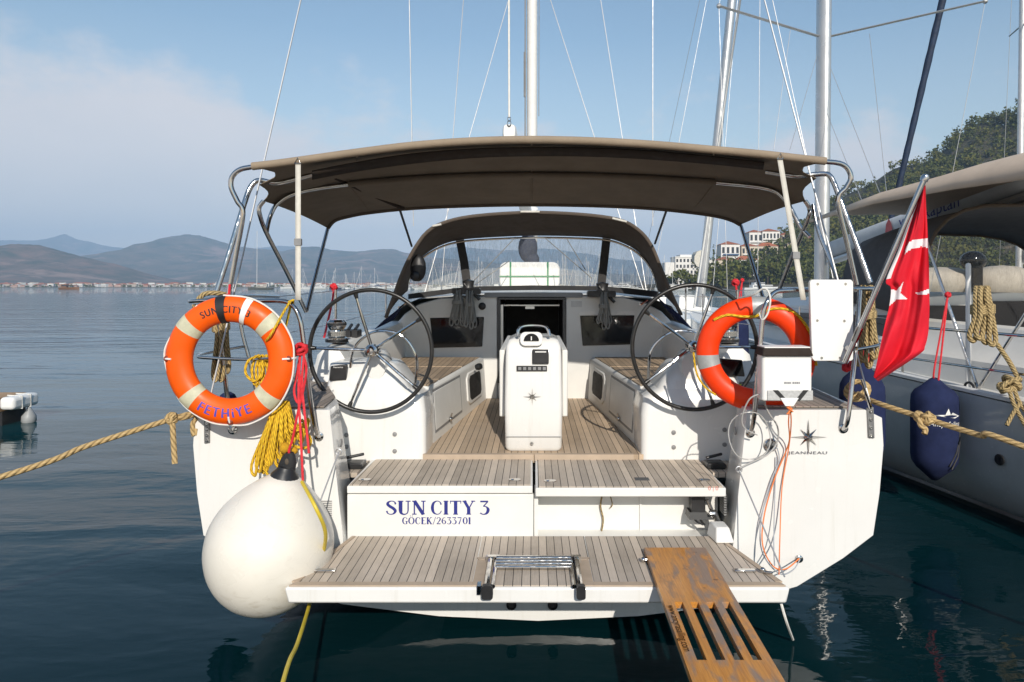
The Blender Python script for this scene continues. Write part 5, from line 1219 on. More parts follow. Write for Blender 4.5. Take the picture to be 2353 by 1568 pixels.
c = P(1735, 813, 4.46); sc2 = 4.46/F
lbR, ptR = lifebuoy(c, 106*sc2, 25.5*sc2, 0.055, R(-14), ORANGE2, 'plain red-orange lifebuoy with grey bands and yellow line, behind the right stern rail', [(86, 15, RETG), (190, 15, RETG), (-86, 15, RETG)])
b = MB(); b.tube(spline([ptR(R(140), R(60), 1.1), ptR(R(125), R(85), 1.08), ptR(R(108), R(125), 1.1), ptR(R(88), R(130), 1.12), ptR(R(70), R(80), 1.1), ptR(R(48), R(40), 1.08), ptR(R(20), R(40), 1.08), ptR(R(-10), R(20), 1.1)], 6), 0.009, 6)
b.tube(spline([ptR(R(180), R(0), 1.25), ptR(R(200), R(0), 1.3), ptR(R(215), R(0), 1.25), ptR(R(228), R(30), 1.1)], 6), 0.007, 6)
b.build('grab_line', ROPEY, lbR, local=True)
b = MB(); b.tube(spline(P3((1700, 685, 4.40), (1730, 678, 4.25), (1752, 664, 4.20), (1764, 668, 4.18), (1770, 690, 4.17), (1764, 720, 4.18), (1752, 735, 4.19), (1745, 720, 4.22)), 6), 0.006, 6); b.build('lashing', ROPEW, lbR)

# ---- sling bag on the right rail
t = thing('rescue_sling_bag', P(1811, 925, 4.12), 'white rescue sling bag with a black lid edge, strapped to the right stern rail', 'bag')
def qd(u0_, v0_, u1_, v1_, y0_, y1_): 
    p0, p1 = P(u0_, v0_, y0_), P(u1_, v1_, y0_); return (p0.x, p1.x, y0_, y1_, p1.z, p0.z)
b = MB(); b.rbox(*qd(1752, 814, 1867, 922, 4.06, 4.17), 0.02, 4, 'z'); b.build('pouch', WHITEP, t, bevel=0.008)
b = MB(); x0_, x1_, y0_, y1_, z0_, z1_ = qd(1753, 800, 1871, 819, 4.035, 4.18); b.hexa([(x0_-0.004, y0_, z0_), (x1_, y0_, z0_), (x1_, y1_, z0_), (x0_-0.004, y1_, z0_), (x0_+0.01, y0_+0.01, z1_), (x1_-0.02, y0_+0.01, z1_), (x1_-0.02, y1_, z1_), (x0_+0.01, y1_, z1_)]); b.build('lid_edge', BAND, t, bevel=0.008)
b = MB(); b.box(*qd(1757, 797.5, 1862, 800, 4.045, 4.18)); b.build('lid', WHITEP, t)
b = MB(); b.box(*qd(1764, 898, 1868, 920, 4.052, 4.0585)); b.build('mesh_pocket', mat('pale_grey_mesh', (0.48, 0.48, 0.47), 0.8, var=0.2, vs=60), t)
for a in ([(1776, 897), (1788, 897), (1811, 922), (1799, 922)], [(1846, 897), (1858, 897), (1838, 922), (1826, 922)]):
    b = MB(); b.prism(PP(4.050, *a), (0, 0.0015, 0)); b.build('strap', BLACK, t)
b = MB(); b.prism(PP(4.043, (1793, 915), (1836, 915), (1824, 934), (1805, 934)), (0, 0.005, 0)); b.lathe([(0.006, 0), (0, 0.003)], P(1814, 921, 4.042), (0, -1, 0), 8); b.build('closing_tab', WHITEP, t, bevel=0.003)
b = MB()
for i, (a, w) in enumerate(((1802, 4), (1807, 3), (1811, 4), (1816, 2), (1821, 4), (1826, 3), (1830, 4), (1835, 3))): b.prism(PP(4.0585, (a, 878), (a+w, 878), (a+w, 882.5), (a, 882.5)), (0, 0.0012, 0))
b.build('faint_print', mat('faint_print', (0.25, 0.25, 0.26), 0.7), t)
b = MB(); b.tube(spline(P3((1752, 812, 4.12), (1742, 818, 4.19), (1750, 824, 4.22), (1758, 818, 4.18)), 5), 0.006, 6); b.build('rail_lashing', ROPEB, t)

# ---- white board on the rail (part of the yacht's stern rail)
b = MB(); b.prism(PP(4.17, (1866, 643), (1956, 643), (1961, 648), (1961, 826), (1956, 830), (1872, 830), (1866, 824), (1861, 648)), (0, 0.028, 0)); brd = part(b, 'outboard_bracket_board', WHITEP, bevel=0.004)
for uu, vv in ((1879, 650), (1943, 650), (1878, 734), (1940, 735), (1888, 820), (1930, 820)):
    b = MB(); b.lathe([(0.009, 0), (0.007, 0.005), (0, 0.005)], P(uu, vv+3, 4.17), (0, -1, 0), 10); part(b, 'board_bolt', STEEL, brd)
for vv in (668, 806): 
    b = MB(); b.tube(P3((1940, vv, 4.20), (1966, vv, 4.32)), 0.012, 8); part(b, 'board_clamp', STEEL, brd)

# ---- ensign
t = thing('ensign_flag', P(1942, 833, 4.10), 'red flag with white crescent and star on a slanted steel pole at the right quarter', 'flag')
pa, pb = P(1941, 834, 4.12), P(2124, 412, 3.92)
b = MB(); b.tube([pa, pb], 0.0155, 10); b.lathe([(0.021, -0.012), (0.023, 0.01), (0.016, 0.026), (0, 0.03)], pb, pb-pa, 12); b.build('pole', STEEL, t)
b = MB(); b.tube(P3((1948, 800, 4.14), (1966, 800, 4.30)), 0.016, 8); b.tube([pa.lerp(pb, 0.12), pa.lerp(pb, 0.2)], 0.021, 8); b.build('pole_socket', STEEL, t)
Lb = [(2120, 430), (2103, 474), (2083, 524), (2062, 580), (2036, 645), (2047, 662), (2044, 701), (2036, 735), (2030, 762), (2022, 800), (2014, 838), (2007, 866)]
Rb = [(2127, 426), (2128, 470), (2131, 520), (2133, 570), (2135, 625), (2135, 660), (2136, 700), (2135, 735), (2133, 765), (2126, 795), (2112, 815), (2018, 877)]
Lp = [Vector((u, 0, v)) for u, v in Lb]; Rp = [Vector((u, 0, v)) for u, v in Rb]; Ls, Rs = spline(Lp, 16), spline(Rp, 16); nn = len(Ls); mm = 56
def flag_y(i, s):
    f = i/(nn-1); base = lerp(3.92, 4.03, min(1, f/0.36)) if s < 0.02 else 3.95
    base = lerp(lerp(3.925, 4.035, min(1, f/0.36)), 3.95+0.03*f, min(1, s*1.4))
    return base+0.028*math.sin(s*9+f*5)*min(1, s*3)*(0.4+f)+0.020*math.sin((s*0.9+f*2.2)*6.0)+0.004*math.sin(s*31+f*9)
def inside(poly, x, y):
    r_ = False; j = len(poly)-1
    for i in range(len(poly)):
        if (poly[i][1] > y) != (poly[j][1] > y) and x < (poly[j][0]-poly[i][0])*(y-poly[i][1])/(poly[j][1]-poly[i][1])+poly[i][0]: r_ = not r_
        j = i
    return r_
cres = [(2079, 584), (2082, 570), (2090, 556), (2100, 551), (2118, 548.5), (2140, 548), (2140, 572), (2118, 567), (2100, 570), (2088, 577)]
horn = [(2102, 673), (2116, 671), (2140, 662), (2140, 674), (2122, 678), (2108, 677)]
starp = [(2076, 648), (2069, 673), (2084, 687), (2061, 688), (2043, 704), (2043, 690), (2047, 680), (2042, 664), (2061, 668)]
FV, fr_, fw_, fc_ = [], [], [], []
for i in range(nn):
    for k in range(mm+1):
        s = k/mm; u = lerp(Ls[i].x, Rs[i].x, s); v = lerp(Ls[i].z, Rs[i].z, s); FV.append((u, v, i, s))
pts3 = [P(u, v, flag_y(i, s)) for u, v, i, s in FV]
for i in range(nn-1):
    for k in range(mm):
        q = (i*(mm+1)+k, i*(mm+1)+k+1, (i+1)*(mm+1)+k+1, (i+1)*(mm+1)+k); cu = sum(FV[a][0] for a in q)/4; cv = sum(FV[a][1] for a in q)/4
        if inside(starp, cu, cv): fw_.append(q)
        elif inside(cres, cu, cv) or inside(horn, cu, cv): fc_.append(q)
        elif k < 9 and i/(nn-1) < 0.355: fc_.append(q) if k < 6 else fr_.append(q)
        else: fr_.append(q)
for nm, ff, mt in (('cloth', fr_, REDFLAG), ('white_star', fw_, WHITEFLAG), ('white_crescent', fc_, WHITEFLAG)):
    used = sorted({a for q in ff for a in q}); ix = {a: n for n, a in enumerate(used)}; b = MB(); b.add([pts3[a] for a in used], [tuple(ix[a] for a in q) for q in ff]); b.build(nm, mt, t, smooth=80)

# ---- big pear fender and its cord
bt, bb = P(655, 1092, 3.98), P(590, 1404, 3.98); ax = (bt-bb).normalized(); Lg = (bt-bb).length
t = thing('ball_fender', (bb.x+0.05, bb.y, bb.z), 'huge cream pear-shaped ball fender with a black rubber eye, hanging at the left quarter', 'fender')
b = MB(); R0 = 0.358
prof = []
for i in range(25):
    f = i/24; h = f*Lg
    r_ = R0*math.sqrt(max(0, 1-((h-0.385)/0.385)**2)) if h < 0.385 else R0*(1-((h-0.385)/(Lg-0.385))**2.1*0.80)
    prof.append((max(r_, 0.0 if i == 0 else 0.01), h))
b.lathe(prof, bb, ax, 40); b.build('fender_body', CREAMP, t, smooth=80)
b = MB(); e = bt+ax*0.0; b.lathe([(0.090, -0.018), (0.078, 0.012), (0.055, 0.04), (0.046, 0.06), (0.0, 0.062)], e-ax*0.01, ax, 20)
b.grid([[e+ax*h+Vector((w*math.cos(a), 0.022*math.sin(a), 0)) for a in [2*math.pi*k/14 for k in range(14)]] for h, w in ((0.03, 0.055), (0.07, 0.052), (0.11, 0.040), (0.135, 0.022))], close=True); b.build('rubber_eye', BLACK, t, smooth=60)
b = MB(); b.ball(e+ax*0.085+Vector((0, -0.018, 0)), 0.018, 8, 6, (0.8, 0.4, 1.2)); b.build('eye_hole', mat('eye_hole_dark', (0.09, 0.07, 0.05), 0.9), t)
t = thing('fender_rope', P(693, 802, 4.15), 'bright red rope knotted to the left rail post, holding the cream ball fender', 'rope')
b = MB(); b.tube([P(693, 802, 4.15)+Vector((0.035*math.cos(a), -0.03*math.sin(a*2)*0.4-0.02, 0.030*math.sin(a))) for a in [k*math.pi/6 for k in range(12)]], 0.013, 8, closed=True)
b.tube([P(693, 802, 4.15)+Vector((0.030*math.cos(a), 0.03*math.sin(a)-0.01, 0.018*math.sin(a*1.0+1))) for a in [k*math.pi/6 for k in range(12)]], 0.012, 8, closed=True); b.build('knot', REDR, t)
b = MB()
for pts in ([(690, 815, 4.14), (682, 860, 4.12), (676, 900, 4.1), (684, 925, 4.08), (692, 905, 4.09), (688, 860, 4.1)], [(697, 815, 4.14), (704, 850, 4.11), (695, 905, 4.08), (684, 950, 4.05), (672, 1010, 4.02), (664, 1035, 4.0), (666, 1050, 3.97)], [(690, 815, 4.14), (686, 900, 4.08), (690, 980, 4.03), (694, 1060, 3.98), (696, 1110, 3.90)], [(699, 815, 4.13), (694, 880, 4.1), (700, 950, 4.05), (706, 1000, 4.02), (710, 1042, 4.0)]):
    b.tube(spline(P3(*pts), 6), 0.0078, 6, flat=0.5)
b.build('rope_strand', REDR, t)

# ---- yellow coil of floating line
t = thing('yellow_rope_coil', P(645, 935, 4.14), 'thick hank of yellow floating rope hanging behind the left lifebuoy and over the stern', 'rope coil')
ry = random.Random(9); b = MB()
for i in range(24):
    f = i/23; g0 = P(632+f*28, 925+ry.uniform(-4, 4), 4.17+ry.uniform(-0.02, 0.03)); ub = lerp(586, 694, f)+ry.uniform(-7, 7); vb = lerp(1088, 1000, f**1.6)+ry.uniform(-22, 10); yy_ = 4.14+ry.uniform(-0.05, 0.06)
    m1 = P(lerp(632+f*28, ub, 0.45)+ry.uniform(-4, 4), 990, yy_); m2 = P(ub-3, vb-25, yy_); e_ = P(ub+5, vb, yy_-0.01); m3 = P(ub+11, vb-28, yy_-0.02); m4 = P(lerp(632+f*28, ub+10, 0.45), 985, yy_-0.03); g1 = P(640+f*22, 922, 4.14)
    b.tube(spline([g0, m1, m2, e_, m3, m4, g1], 4), 0.0085, 6)
b.tube(spline(P3((628, 930, 4.12), (626, 990, 4.1), (598, 1050, 4.1), (608, 1078, 4.1), (616, 1092, 4.1)), 5), 0.008, 6)
b.tube(spline(P3((690, 990, 4.08), (712, 1005, 4.08), (712, 1022, 4.08), (696, 1030, 4.08), (660, 1020, 4.08)), 5), 0.0085, 6)
b.ball(P(655, 1030, 4.06), 0.034, 10, 7); b.ball(P(676, 1036, 4.06), 0.022, 8, 6)
b.build('rope_hank', ROPEY, t)
b = MB()
for i in range(6):
    u0_ = 588+i*9; b.tube(spline(P3((u0_, 818, 4.32), (u0_-9, 850, 4.24), (u0_-3, 884, 4.22), (u0_+8, 868, 4.22), (u0_+6, 816, 4.33)), 5), 0.0085, 6)
b.tube(spline(P3((600, 818, 4.3), (572, 828, 4.22), (564, 856, 4.2), (582, 876, 4.2), (602, 862, 4.2), (604, 830, 4.26)), 5), 0.0085, 6)
b.tube(P3((590, 880, 4.22), (592, 905, 4.22), (594, 930, 4.25)), 0.0085, 6); b.build('rope_loops', ROPEY, t)
b = MB(); b.tube(spline(P3((668, 692, 4.165), (655, 712, 4.10), (638, 742, 4.02), (622, 770, 3.99), (612, 783, 4.02)), 5), 0.0075, 6); b.tube(spline(P3((670, 692, 4.20), (664, 720, 4.18), (655, 760, 4.17), (650, 790, 4.19)), 5), 0.0075, 6); b.tube(P3((664, 694, 4.16), (674, 690, 4.17), (674, 698, 4.2), (664, 700, 4.2)), 0.008, 6, closed=True); b.build('hanging_bight', ROPEY, t)

# ---- mooring ropes
def knot(b, c, r, rr_, seed=0):
    g = random.Random(seed)
    for q in range(3):
        a0 = g.uniform(0, 3); ax_ = Vector((g.uniform(-1, 1), g.uniform(-.5, .5), g.uniform(-1, 1))).normalized(); e1 = ax_.orthogonal().normalized(); e2 = ax_.cross(e1)
        b.tube([c+(e1*math.cos(a0+k*math.pi/5)+e2*math.sin(a0+k*math.pi/5))*r for k in range(10)], rr_, 7, closed=True)
t = thing('mooring_rope', P(450, 948, 4.32), 'tan mooring rope running from the left quarter down to the lower left, short tail hanging', 'mooring rope')
b = MB(); b.tube(spline([P(470, 940, 4.40), P(440, 950, 4.28), P(395, 963, 4.2), P(200, 1025, 3.9), P(0, 1097, 3.6), (-4.2, 2.4, 0.80), (-5.3, 1.2, 0.46)], 10), 0.0165, 9); b.tube(spline(P3((395, 960, 4.19), (420, 960, 4.22), (448, 952, 4.3), (462, 948, 4.36)), 6), 0.017, 9); b.build('rope_run', ROPE, t)
b = MB(); knot(b, P(395, 962, 4.18), 0.026, 0.016, 3); b.tube(spline(P3((396, 966, 4.17), (398, 1000, 4.16), (400, 1035, 4.16), (402, 1066, 4.15)), 6), 0.0165, 9); b.tube(spline(P3((452, 960, 4.3), (443, 975, 4.3), (446, 1000, 4.3), (452, 985, 4.31)), 5), 0.016, 8); b.build('knot', ROPE, t)
t = thing('mooring_rope', P(1968, 905, 4.62), 'tan mooring rope from the right quarter to the lower right, knotted before the blue fender', 'mooring rope')
b = MB(); b.tube(spline([P(1972, 905, 4.62), P(2010, 924, 4.32), P(2130, 963, 4.05), P(2250, 1000, 3.8), P(2353, 1027, 3.6), (3.6, 2.4, 0.85), (5.2, 1.2, 0.46)], 10), 0.0165, 9); b.build('rope_run', ROPE, t)
b = MB(); knot(b, P(2132, 962, 4.02), 0.03, 0.017, 5); knot(b, P(2112, 958, 4.06), 0.022, 0.016, 8); b.tube(spline(P3((2112, 962, 4.02), (2116, 978, 4.0), (2126, 986, 4.0), (2124, 998, 3.99)), 5), 0.016, 8); b.build('knot', ROPE, t)
b = MB()
for k in range(4):
    cc = P(1970, 898+k*2, 4.64); b.tube([cc+Vector((0.075*math.cos(a)*(1-k*0.12), 0.05*math.sin(a), 0.055*math.sin(a+0.5)*(1-k*0.1)+0.012*k)) for a in [q*math.pi/8 for q in range(16)]], 0.0165, 8, closed=True)
b.build('cleat_turns', ROPE, t)
def hank(name, label, top, width, length, n, y_, m, seed, r_, loops_top=0.03, cat='rope coil', grp=None, squeeze=None):
    g = random.Random(seed); u0_, v0_ = top; t = thing(name, P(u0_, v0_, y_), label, cat, grp); b = MB()
    for i in range(n):
        f = (i+0.5)/n-0.5; a = u0_+f*width*0.55+g.uniform(-0.06, 0.06)*width; yy_ = y_+g.uniform(-0.03, 0.03); bl = v0_+length*(1-0.24*g.random()); w = width*0.13
        sq = 1.0 if squeeze is None else squeeze
        b.tube(spline([P(a, v0_-4, yy_+0.03), P(a-w*0.2, v0_+length*0.15, yy_-0.03), P(u0_+f*width*0.75*sq, v0_+length*0.45, yy_-0.035), P(u0_+f*width-w, bl-length*0.1, yy_-0.03), P(u0_+f*width, bl, yy_-0.03), P(u0_+f*width+w, bl-length*0.1, yy_-0.02), P(u0_+f*width*0.75*sq+w*0.7, v0_+length*0.45, yy_+0.02), P(a+w*0.5, v0_+length*0.12, yy_+0.035), P(a+w*0.2, v0_-4, yy_+0.03)], 4), r_, 7)
    b.build('rope_loops', m, t)
    b = MB(); mid = v0_+length*0.28
    for k in range(4): 
        c = P(u0_, mid+k*4.0*(r_/0.016), y_); ww = width*0.36/F*y_
        b.tube([c+Vector((ww*math.cos(a), 0.055*math.sin(a), 0.006*math.sin(a+1))) for a in [q*math.pi/7 for q in range(14)]], r_, 7, closed=True)
    b.build('rope_binding', m, t); return t
hank('coiled_rope', 'tan braided rope coil hung over the left stern rail behind the lettered lifebuoy', (508, 690), 40, 205, 3, 4.50, ROPEB, 4, 0.0135)
b = MB(); b.tube(spline(P3((455, 690, 4.40), (470, 676, 4.42), (500, 674, 4.45), (530, 680, 4.5)), 5), 0.016, 8); b.tube(spline(P3((446, 700, 4.45), (450, 725, 4.45), (462, 728, 4.48), (458, 700, 4.47)), 5), 0.014, 8)
solo(b, 'rail_rope', ROPEB, P(480, 690, 4.42), 'short tan rope end laid along the top of the left stern rail', 'rope')
hank('coiled_rope', 'tan braided rope coil hanging from the right rail between the white board and the flag', (1990, 662), 50, 200, 4, 4.56, ROPEB, 6, 0.0145)
hank('halyard_hank', 'left of the two grey rope hanks under the sprayhood, nearest the wheel', (1052, 668), 34, 82, 8, 7.50, ROPEG, 2, 0.008, grp=None)
hank('halyard_hank', 'middle grey rope hank under the sprayhood, right beside the round engine gauge', (1079, 672), 28, 88, 7, 7.48, ROPEG, 12, 0.008)
hank('halyard_hank', 'single grey rope hank hung over the right-hand cabin window', (1388, 676), 30, 84, 7, 7.48, ROPEG, 5, 0.008)
for (cu, cv) in ((1076, 656), (1384, 662)):
    b = MB(); c = P(cu, cv, 7.6); b.lathe([(0.085, 0), (0.06, 0.05), (0.07, 0.11), (0.0, 0.13)], c-Vector((0, 0, 0.06)), n=14); b.rbox(c.x-0.17, c.x+0.14, 7.50, 7.66, c.z-0.10, c.z-0.03, 0.02, 3, 'y'); b.tube([c+Vector((-0.04, -0.04, 0.02)), c+Vector((0.13, -0.05, -0.16))], 0.018, 7); part(b, 'cabin_top_winch', BLACK)

# ---- lines at the stern
for (a, b_, nm) in (((779, 1038, 4.31), (668, 1332, 3.72), 0), ((1697, 1078, 4.28), (1803, 1326, 3.74), 1)):
    b = MB(); b.tube([P(*a), P(*b_)], 0.0045, 6); b.tube([P(*a)+Vector((0.018*math.cos(q), -0.01, 0.018*math.sin(q))) for q in [k*math.pi/5 for k in range(10)]], 0.005, 6, closed=True); part(b, 'platform_lift_wire', WIRE)
b = MB()
c0 = P(1722, 1002, 4.20)
for k in range(1):
    rx, rz_ = 0.128+0.012*k, 0.150+0.02*k; b.tube([c0+Vector((0.012*k+rx*math.cos(a), 0.02*math.sin(3*a+k)-0.015*k, rz_*math.sin(a))) for a in [q*math.pi/14 for q in range(28)]], 0.0038, 6, closed=True)
b.tube(spline(P3((1700, 1076, 4.22), (1728, 1062, 4.22), (1765, 1044, 4.24), (1786, 1015, 4.25), (1786, 980, 4.22), (1762, 940, 4.2), (1745, 880, 4.18), (1740, 820, 4.18)), 6), 0.005, 6)
b.tube(spline(P3((1748, 905, 4.12), (1722, 918, 4.12), (1705, 960, 4.15), (1712, 985, 4.17), (1740, 1000, 4.2)), 6), 0.0045, 6)
solo(b, 'cable_coil', mat('clear_grey_cable', (0.42, 0.41, 0.39), 0.35, var=0.1), c0, 'loose coil of pale plastic-covered wire hanging at the right quarter beside the chrome inlet', 'cable')
b = MB(); b.tube(spline(P3((1815, 934, 4.04), (1812, 970, 4.10), (1814, 1010, 4.2), (1805, 1040, 4.27), (1780, 1100, 4.28), (1757, 1180, 4.26), (1752, 1250, 4.2), (1775, 1300, 4.1), (1805, 1308, 4.15), (1836, 1284, 4.27)), 6), 0.0042, 6)
b.tube(spline(P3((1815, 934, 4.04), (1818, 970, 4.1), (1813, 1025, 4.26), (1797, 1120, 4.28), (1792, 1240, 4.2), (1790, 1320, 3.9)), 6), 0.004, 6); b.tube(P3((1809, 936, 4.04), (1821, 946, 4.05), (1809, 952, 4.05), (1820, 938, 4.05)), 0.007, 6)
solo(b, 'orange_cord', mat('orange_cord', (0.80, 0.22, 0.06), 0.8), P(1815, 936, 4.05), 'thin orange cord trailing from the white sling bag down the right transom', 'cord')
b = MB(); b.tube(spline(P3((1786, 1030, 4.27), (1790, 1060, 4.28), (1770, 1110, 4.28), (1748, 1200, 4.26), (1752, 1270, 4.2), (1790, 1318, 4.0), (1822, 1310, 4.15), (1838, 1286, 4.27)), 6), 0.004, 6); b.tube(spline(P3((1784, 1050, 4.28), (1780, 1150, 4.28), (1778, 1250, 4.2), (1780, 1300, 4.0)), 5), 0.0035, 6)
solo(b, 'grey_cord', mat('grey_cord', (0.40, 0.42, 0.45), 0.8), P(1788, 1032, 4.27), 'thin grey cord hanging beside the orange one down the right transom', 'cord')
b = MB(); b.tube(spline([P(694, 1108, 3.86), P(722, 1160, 3.66), P(746, 1215, 3.72), P(746, 1255, 3.86), P(734, 1300, 4.0), P(718, 1352, 4.0), P(708, 1400, 3.85), P(683, 1480, 3.4), P(650, 1568, 2.95), (-0.80, 1.7, 0.44)], 7), 0.0105, 8)
solo(b, 'yellow_hose', YHOSE, P(711, 1390, 3.8), 'yellow hose curving round the cream fender and under the swim platform to the quay', 'hose')
b = MB(); b.tube(spline([P(1795, 1388, 3.9), P(1808, 1432, 3.9), P(1822, 1470, 4.12)], 5), 0.008, 6)
solo(b, 'stern_line', ROPEW, P(1795, 1388, 3.9), 'thin white line dropping from the right end of the swim platform into the water', 'rope')
b = MB(); knot(b, P(520, 686, 4.32), 0.022, 0.013, 2); b.tube(P3((526, 680, 4.35), (528, 655, 4.4)), 0.008, 6)
solo(b, 'red_lashing', REDR, P(520, 686, 4.32), 'small red knot on the left stern rail at the foot of the bimini frame', 'cord')
for uv, lab in (([(767, 660, 7.0), (764, 690, 6.9), (752, 745, 6.6), (745, 775, 6.3)], 'red cord hanging from the stanchion seen inside the left wheel'), ([(1690, 650, 7.0), (1694, 690, 6.9), (1688, 740, 6.8), (1684, 775, 6.6)], 'red cord hanging from the stanchion seen inside the right wheel')):
    b = MB(); b.tube(spline(P3(*uv), 6), 0.011, 6); knot(b, P(*uv[0]), 0.03, 0.014, 7); solo(b, 'red_lashing', REDR, P(*uv[0]), lab, 'cord')

# ---- blue fenders
def fender(top, r_, Lf, label, logo=False, cord=None):
    top = Vector(top); t = thing('blue_fender', top, label, 'fender'); b = MB()
    prof = [(0.02, 0.0), (0.05, -0.02), (r_*0.55, -0.08), (r_*0.82, -0.12), (r_*0.97, -0.17), (r_, -0.24), (r_, -Lf+0.24), (r_*0.96, -Lf+0.18), (r_*0.78, -Lf+0.12), (r_*0.45, -Lf+0.06), (0.03, -Lf), (0.0, -Lf)]
    b.lathe(prof, top, (0, 0, 1), 24); b.build('fender_sock', NAVY, t, smooth=60)
    if cord:
        b = MB(); b.tube(spline([top+Vector((0.0, 0, -0.01)), top+Vector((-0.01, -0.02, 0.1)), Vector(cord)], 5), 0.009, 6); b.tube(spline([top+Vector((0.02, -0.03, -0.05)), top+Vector((0.03, -0.03, 0.06)), Vector(cord)], 5), 0.009, 6); knot(b, Vector(cord), 0.022, 0.012, 3); b.build('red_cord_loop', REDR, t)
    if logo:
        b = MB(); fn = lambda x, y: top+Vector((x*0.085, -math.sqrt(max(0.001, (r_+0.002)**2-(x*0.085)**2)), -0.43+y*0.085))
        vs, fs = text_mesh('AncyraSailing', 1.0, 2); b.add([fn(v.x*0.62, v.y*0.8)+Vector((0, -0.003, 0)) for v in vs], fs)
        b.add([fn(*q)+Vector((0, -0.006, 0)) for q in ((-2.0, 1.05), (-0.6, 1.12), (0.9, 0.9), (1.6, 1.1), (0.6, 1.55), (0.35, 1.3), (0.1, 2.0), (-0.25, 1.3), (-1.0, 1.25))], [tuple(range(9))]); b.build('logo', WHITEP, t, smooth=0)
        b = MB(); b.tube([top+Vector((r_*1.0*math.sin(a), -r_*1.02*math.cos(a), z)) for a, z in ((1.2, -0.42), (0.9, -0.55), (0.5, -0.68), (0.1, -0.80))], 0.008, 5); b.tube([top+Vector((r_*1.0*math.sin(a), -r_*1.02*math.cos(a), z)) for a, z in ((1.3, -0.47), (1.0, -0.6), (0.6, -0.72), (0.2, -0.83))], 0.008, 5); b.build('lacing', BLACK, t)
    return t
fender((-2.33, 5.2, 1.35), 0.15, 0.8, 'dark blue fender on the yacht\'s left side, mostly hidden behind the cream ball fender')
fender((2.405, 5.0, 1.60), 0.155, 0.80, 'dark blue fender between the two yachts, just left of the flag\'s tip', cord=P(1945, 845, 4.6))
fender(P(2147, 868, 6.55), 0.205, 0.98, 'navy cloth-covered fender with white sail logo hanging on the grey-hulled yacht', True, P(2178, 678, 6.7))
fender((3.05, 10.2, 1.75), 0.16, 0.85, 'dark blue fender farther forward between the yachts, seen through the right lifebuoy', cord=(3.15, 10.3, 2.25))

# ---- gangplank
t = thing('gangplank', (0.83, 4.0, 0.552), 'worn varnished wooden gangplank with four long slots, resting on the swim platform', 'gangplank')
ZA, ZB = 0.556, 0.588
def pc(y_): return lerp(0.8455, 0.812, (4.09-y_)/1.39)
hw = 0.184
def pl(y0_, y1_, a, c, b): b.hexa([(pc(y0_)+a, y0_, ZA), (pc(y0_)+c, y0_, ZA), (pc(y1_)+c, y1_, ZA), (pc(y1_)+a, y1_, ZA), (pc(y0_)+a, y0_, ZB), (pc(y0_)+c, y0_, ZB), (pc(y1_)+c, y1_, ZB), (pc(y1_)+a, y1_, ZB)])
edges = [-hw, -0.131, -0.090, -0.052, -0.012, 0.026, 0.066, 0.104, 0.142, hw]     # rail, slot, rail, slot ...
b = MB()
ys_ = [(3.385, 4.09), (2.70, 2.858), (1.95, 2.08), (1.0, 1.15)]
for a, c in ys_: pl(a, c, -hw, hw, b)
for a, c in ((2.858, 3.385), (2.08, 2.70), (1.15, 1.95)):
    for i in range(0, 10, 2): pl(a, c, edges[i], edges[i+1], b)
b.build('plank', PLANK, t, merge=True)
b = MB(); 
def tf(x, y): 
    y_ = 3.135-x*0.0455; return Vector((pc(y_)-0.157+(y-0.30)*0.050, y_, ZB+0.0012))
vs, fs = text_mesh('www.ancyrasailing.com')
for d in (-0.012, 0, 0.012): b.add([tf(v.x+d, v.y)+Vector((0, 0, abs(d)*0.01)) for v in vs], fs)
b.build('lettering', BLACKL, t, smooth=0)
b = MB(); b.tube([(pc(3.95)-hw-0.02, 3.95, 0.572), (pc(3.95)-hw+0.004, 3.95, 0.572)], 0.012, 8); b.ball((pc(3.95)-hw-0.024, 3.95, 0.572), 0.016); b.build('hinge_pin', STEEL, t)

# ---- pontoon end at far left
t = thing('pontoon', (-9.2, 10.9, 0.0), 'end of a low wooden pontoon with a white padded bumper at far left', 'pontoon')
TAN = mat('tan_timber', (0.42, 0.27, 0.15), 0.8, var=0.2)
b = MB(); b.box(-14, -8.24, 10.5, 11.1, 0.22, 0.435); b.build('deck', TAN, t)
b = MB(); b.box(-13.9, -8.22, 10.56, 11.05, -0.4, 0.219); b.build('float', BLACK, t)
b = MB(); b.box(-8.235, -8.0, 10.5, 11.07, 0.245, 0.445); b.build('padded_bumper', WHITEP, t, bevel=0.06, seg=4)
b = MB()
for y_ in (10.68, 10.86): b.tube([(-8.23, y_, 0.235), (-7.995, y_, 0.25), (-7.995, y_, 0.44), (-8.23, y_, 0.452)], 0.010, 6)
b.build('lashing', ROPEW, t)
b = MB(); b.lathe([(0.02, 0.22), (0.05, 0.17), (0.10, 0.08), (0.105, 0.0), (0.06, -0.07), (0, -0.09)], (-8.02, 10.85, 0.02)); b.tube([(-8.02, 10.85, 0.2), (-8.05, 10.85, 0.33)], 0.008, 5)
solo(b, 'small_fender', mat('grey_vinyl', (0.30, 0.31, 0.31), 0.5), (-8.02, 10.85, 0.02), 'small grey fender hanging under the white bumper of the pontoon at far left', 'fender')
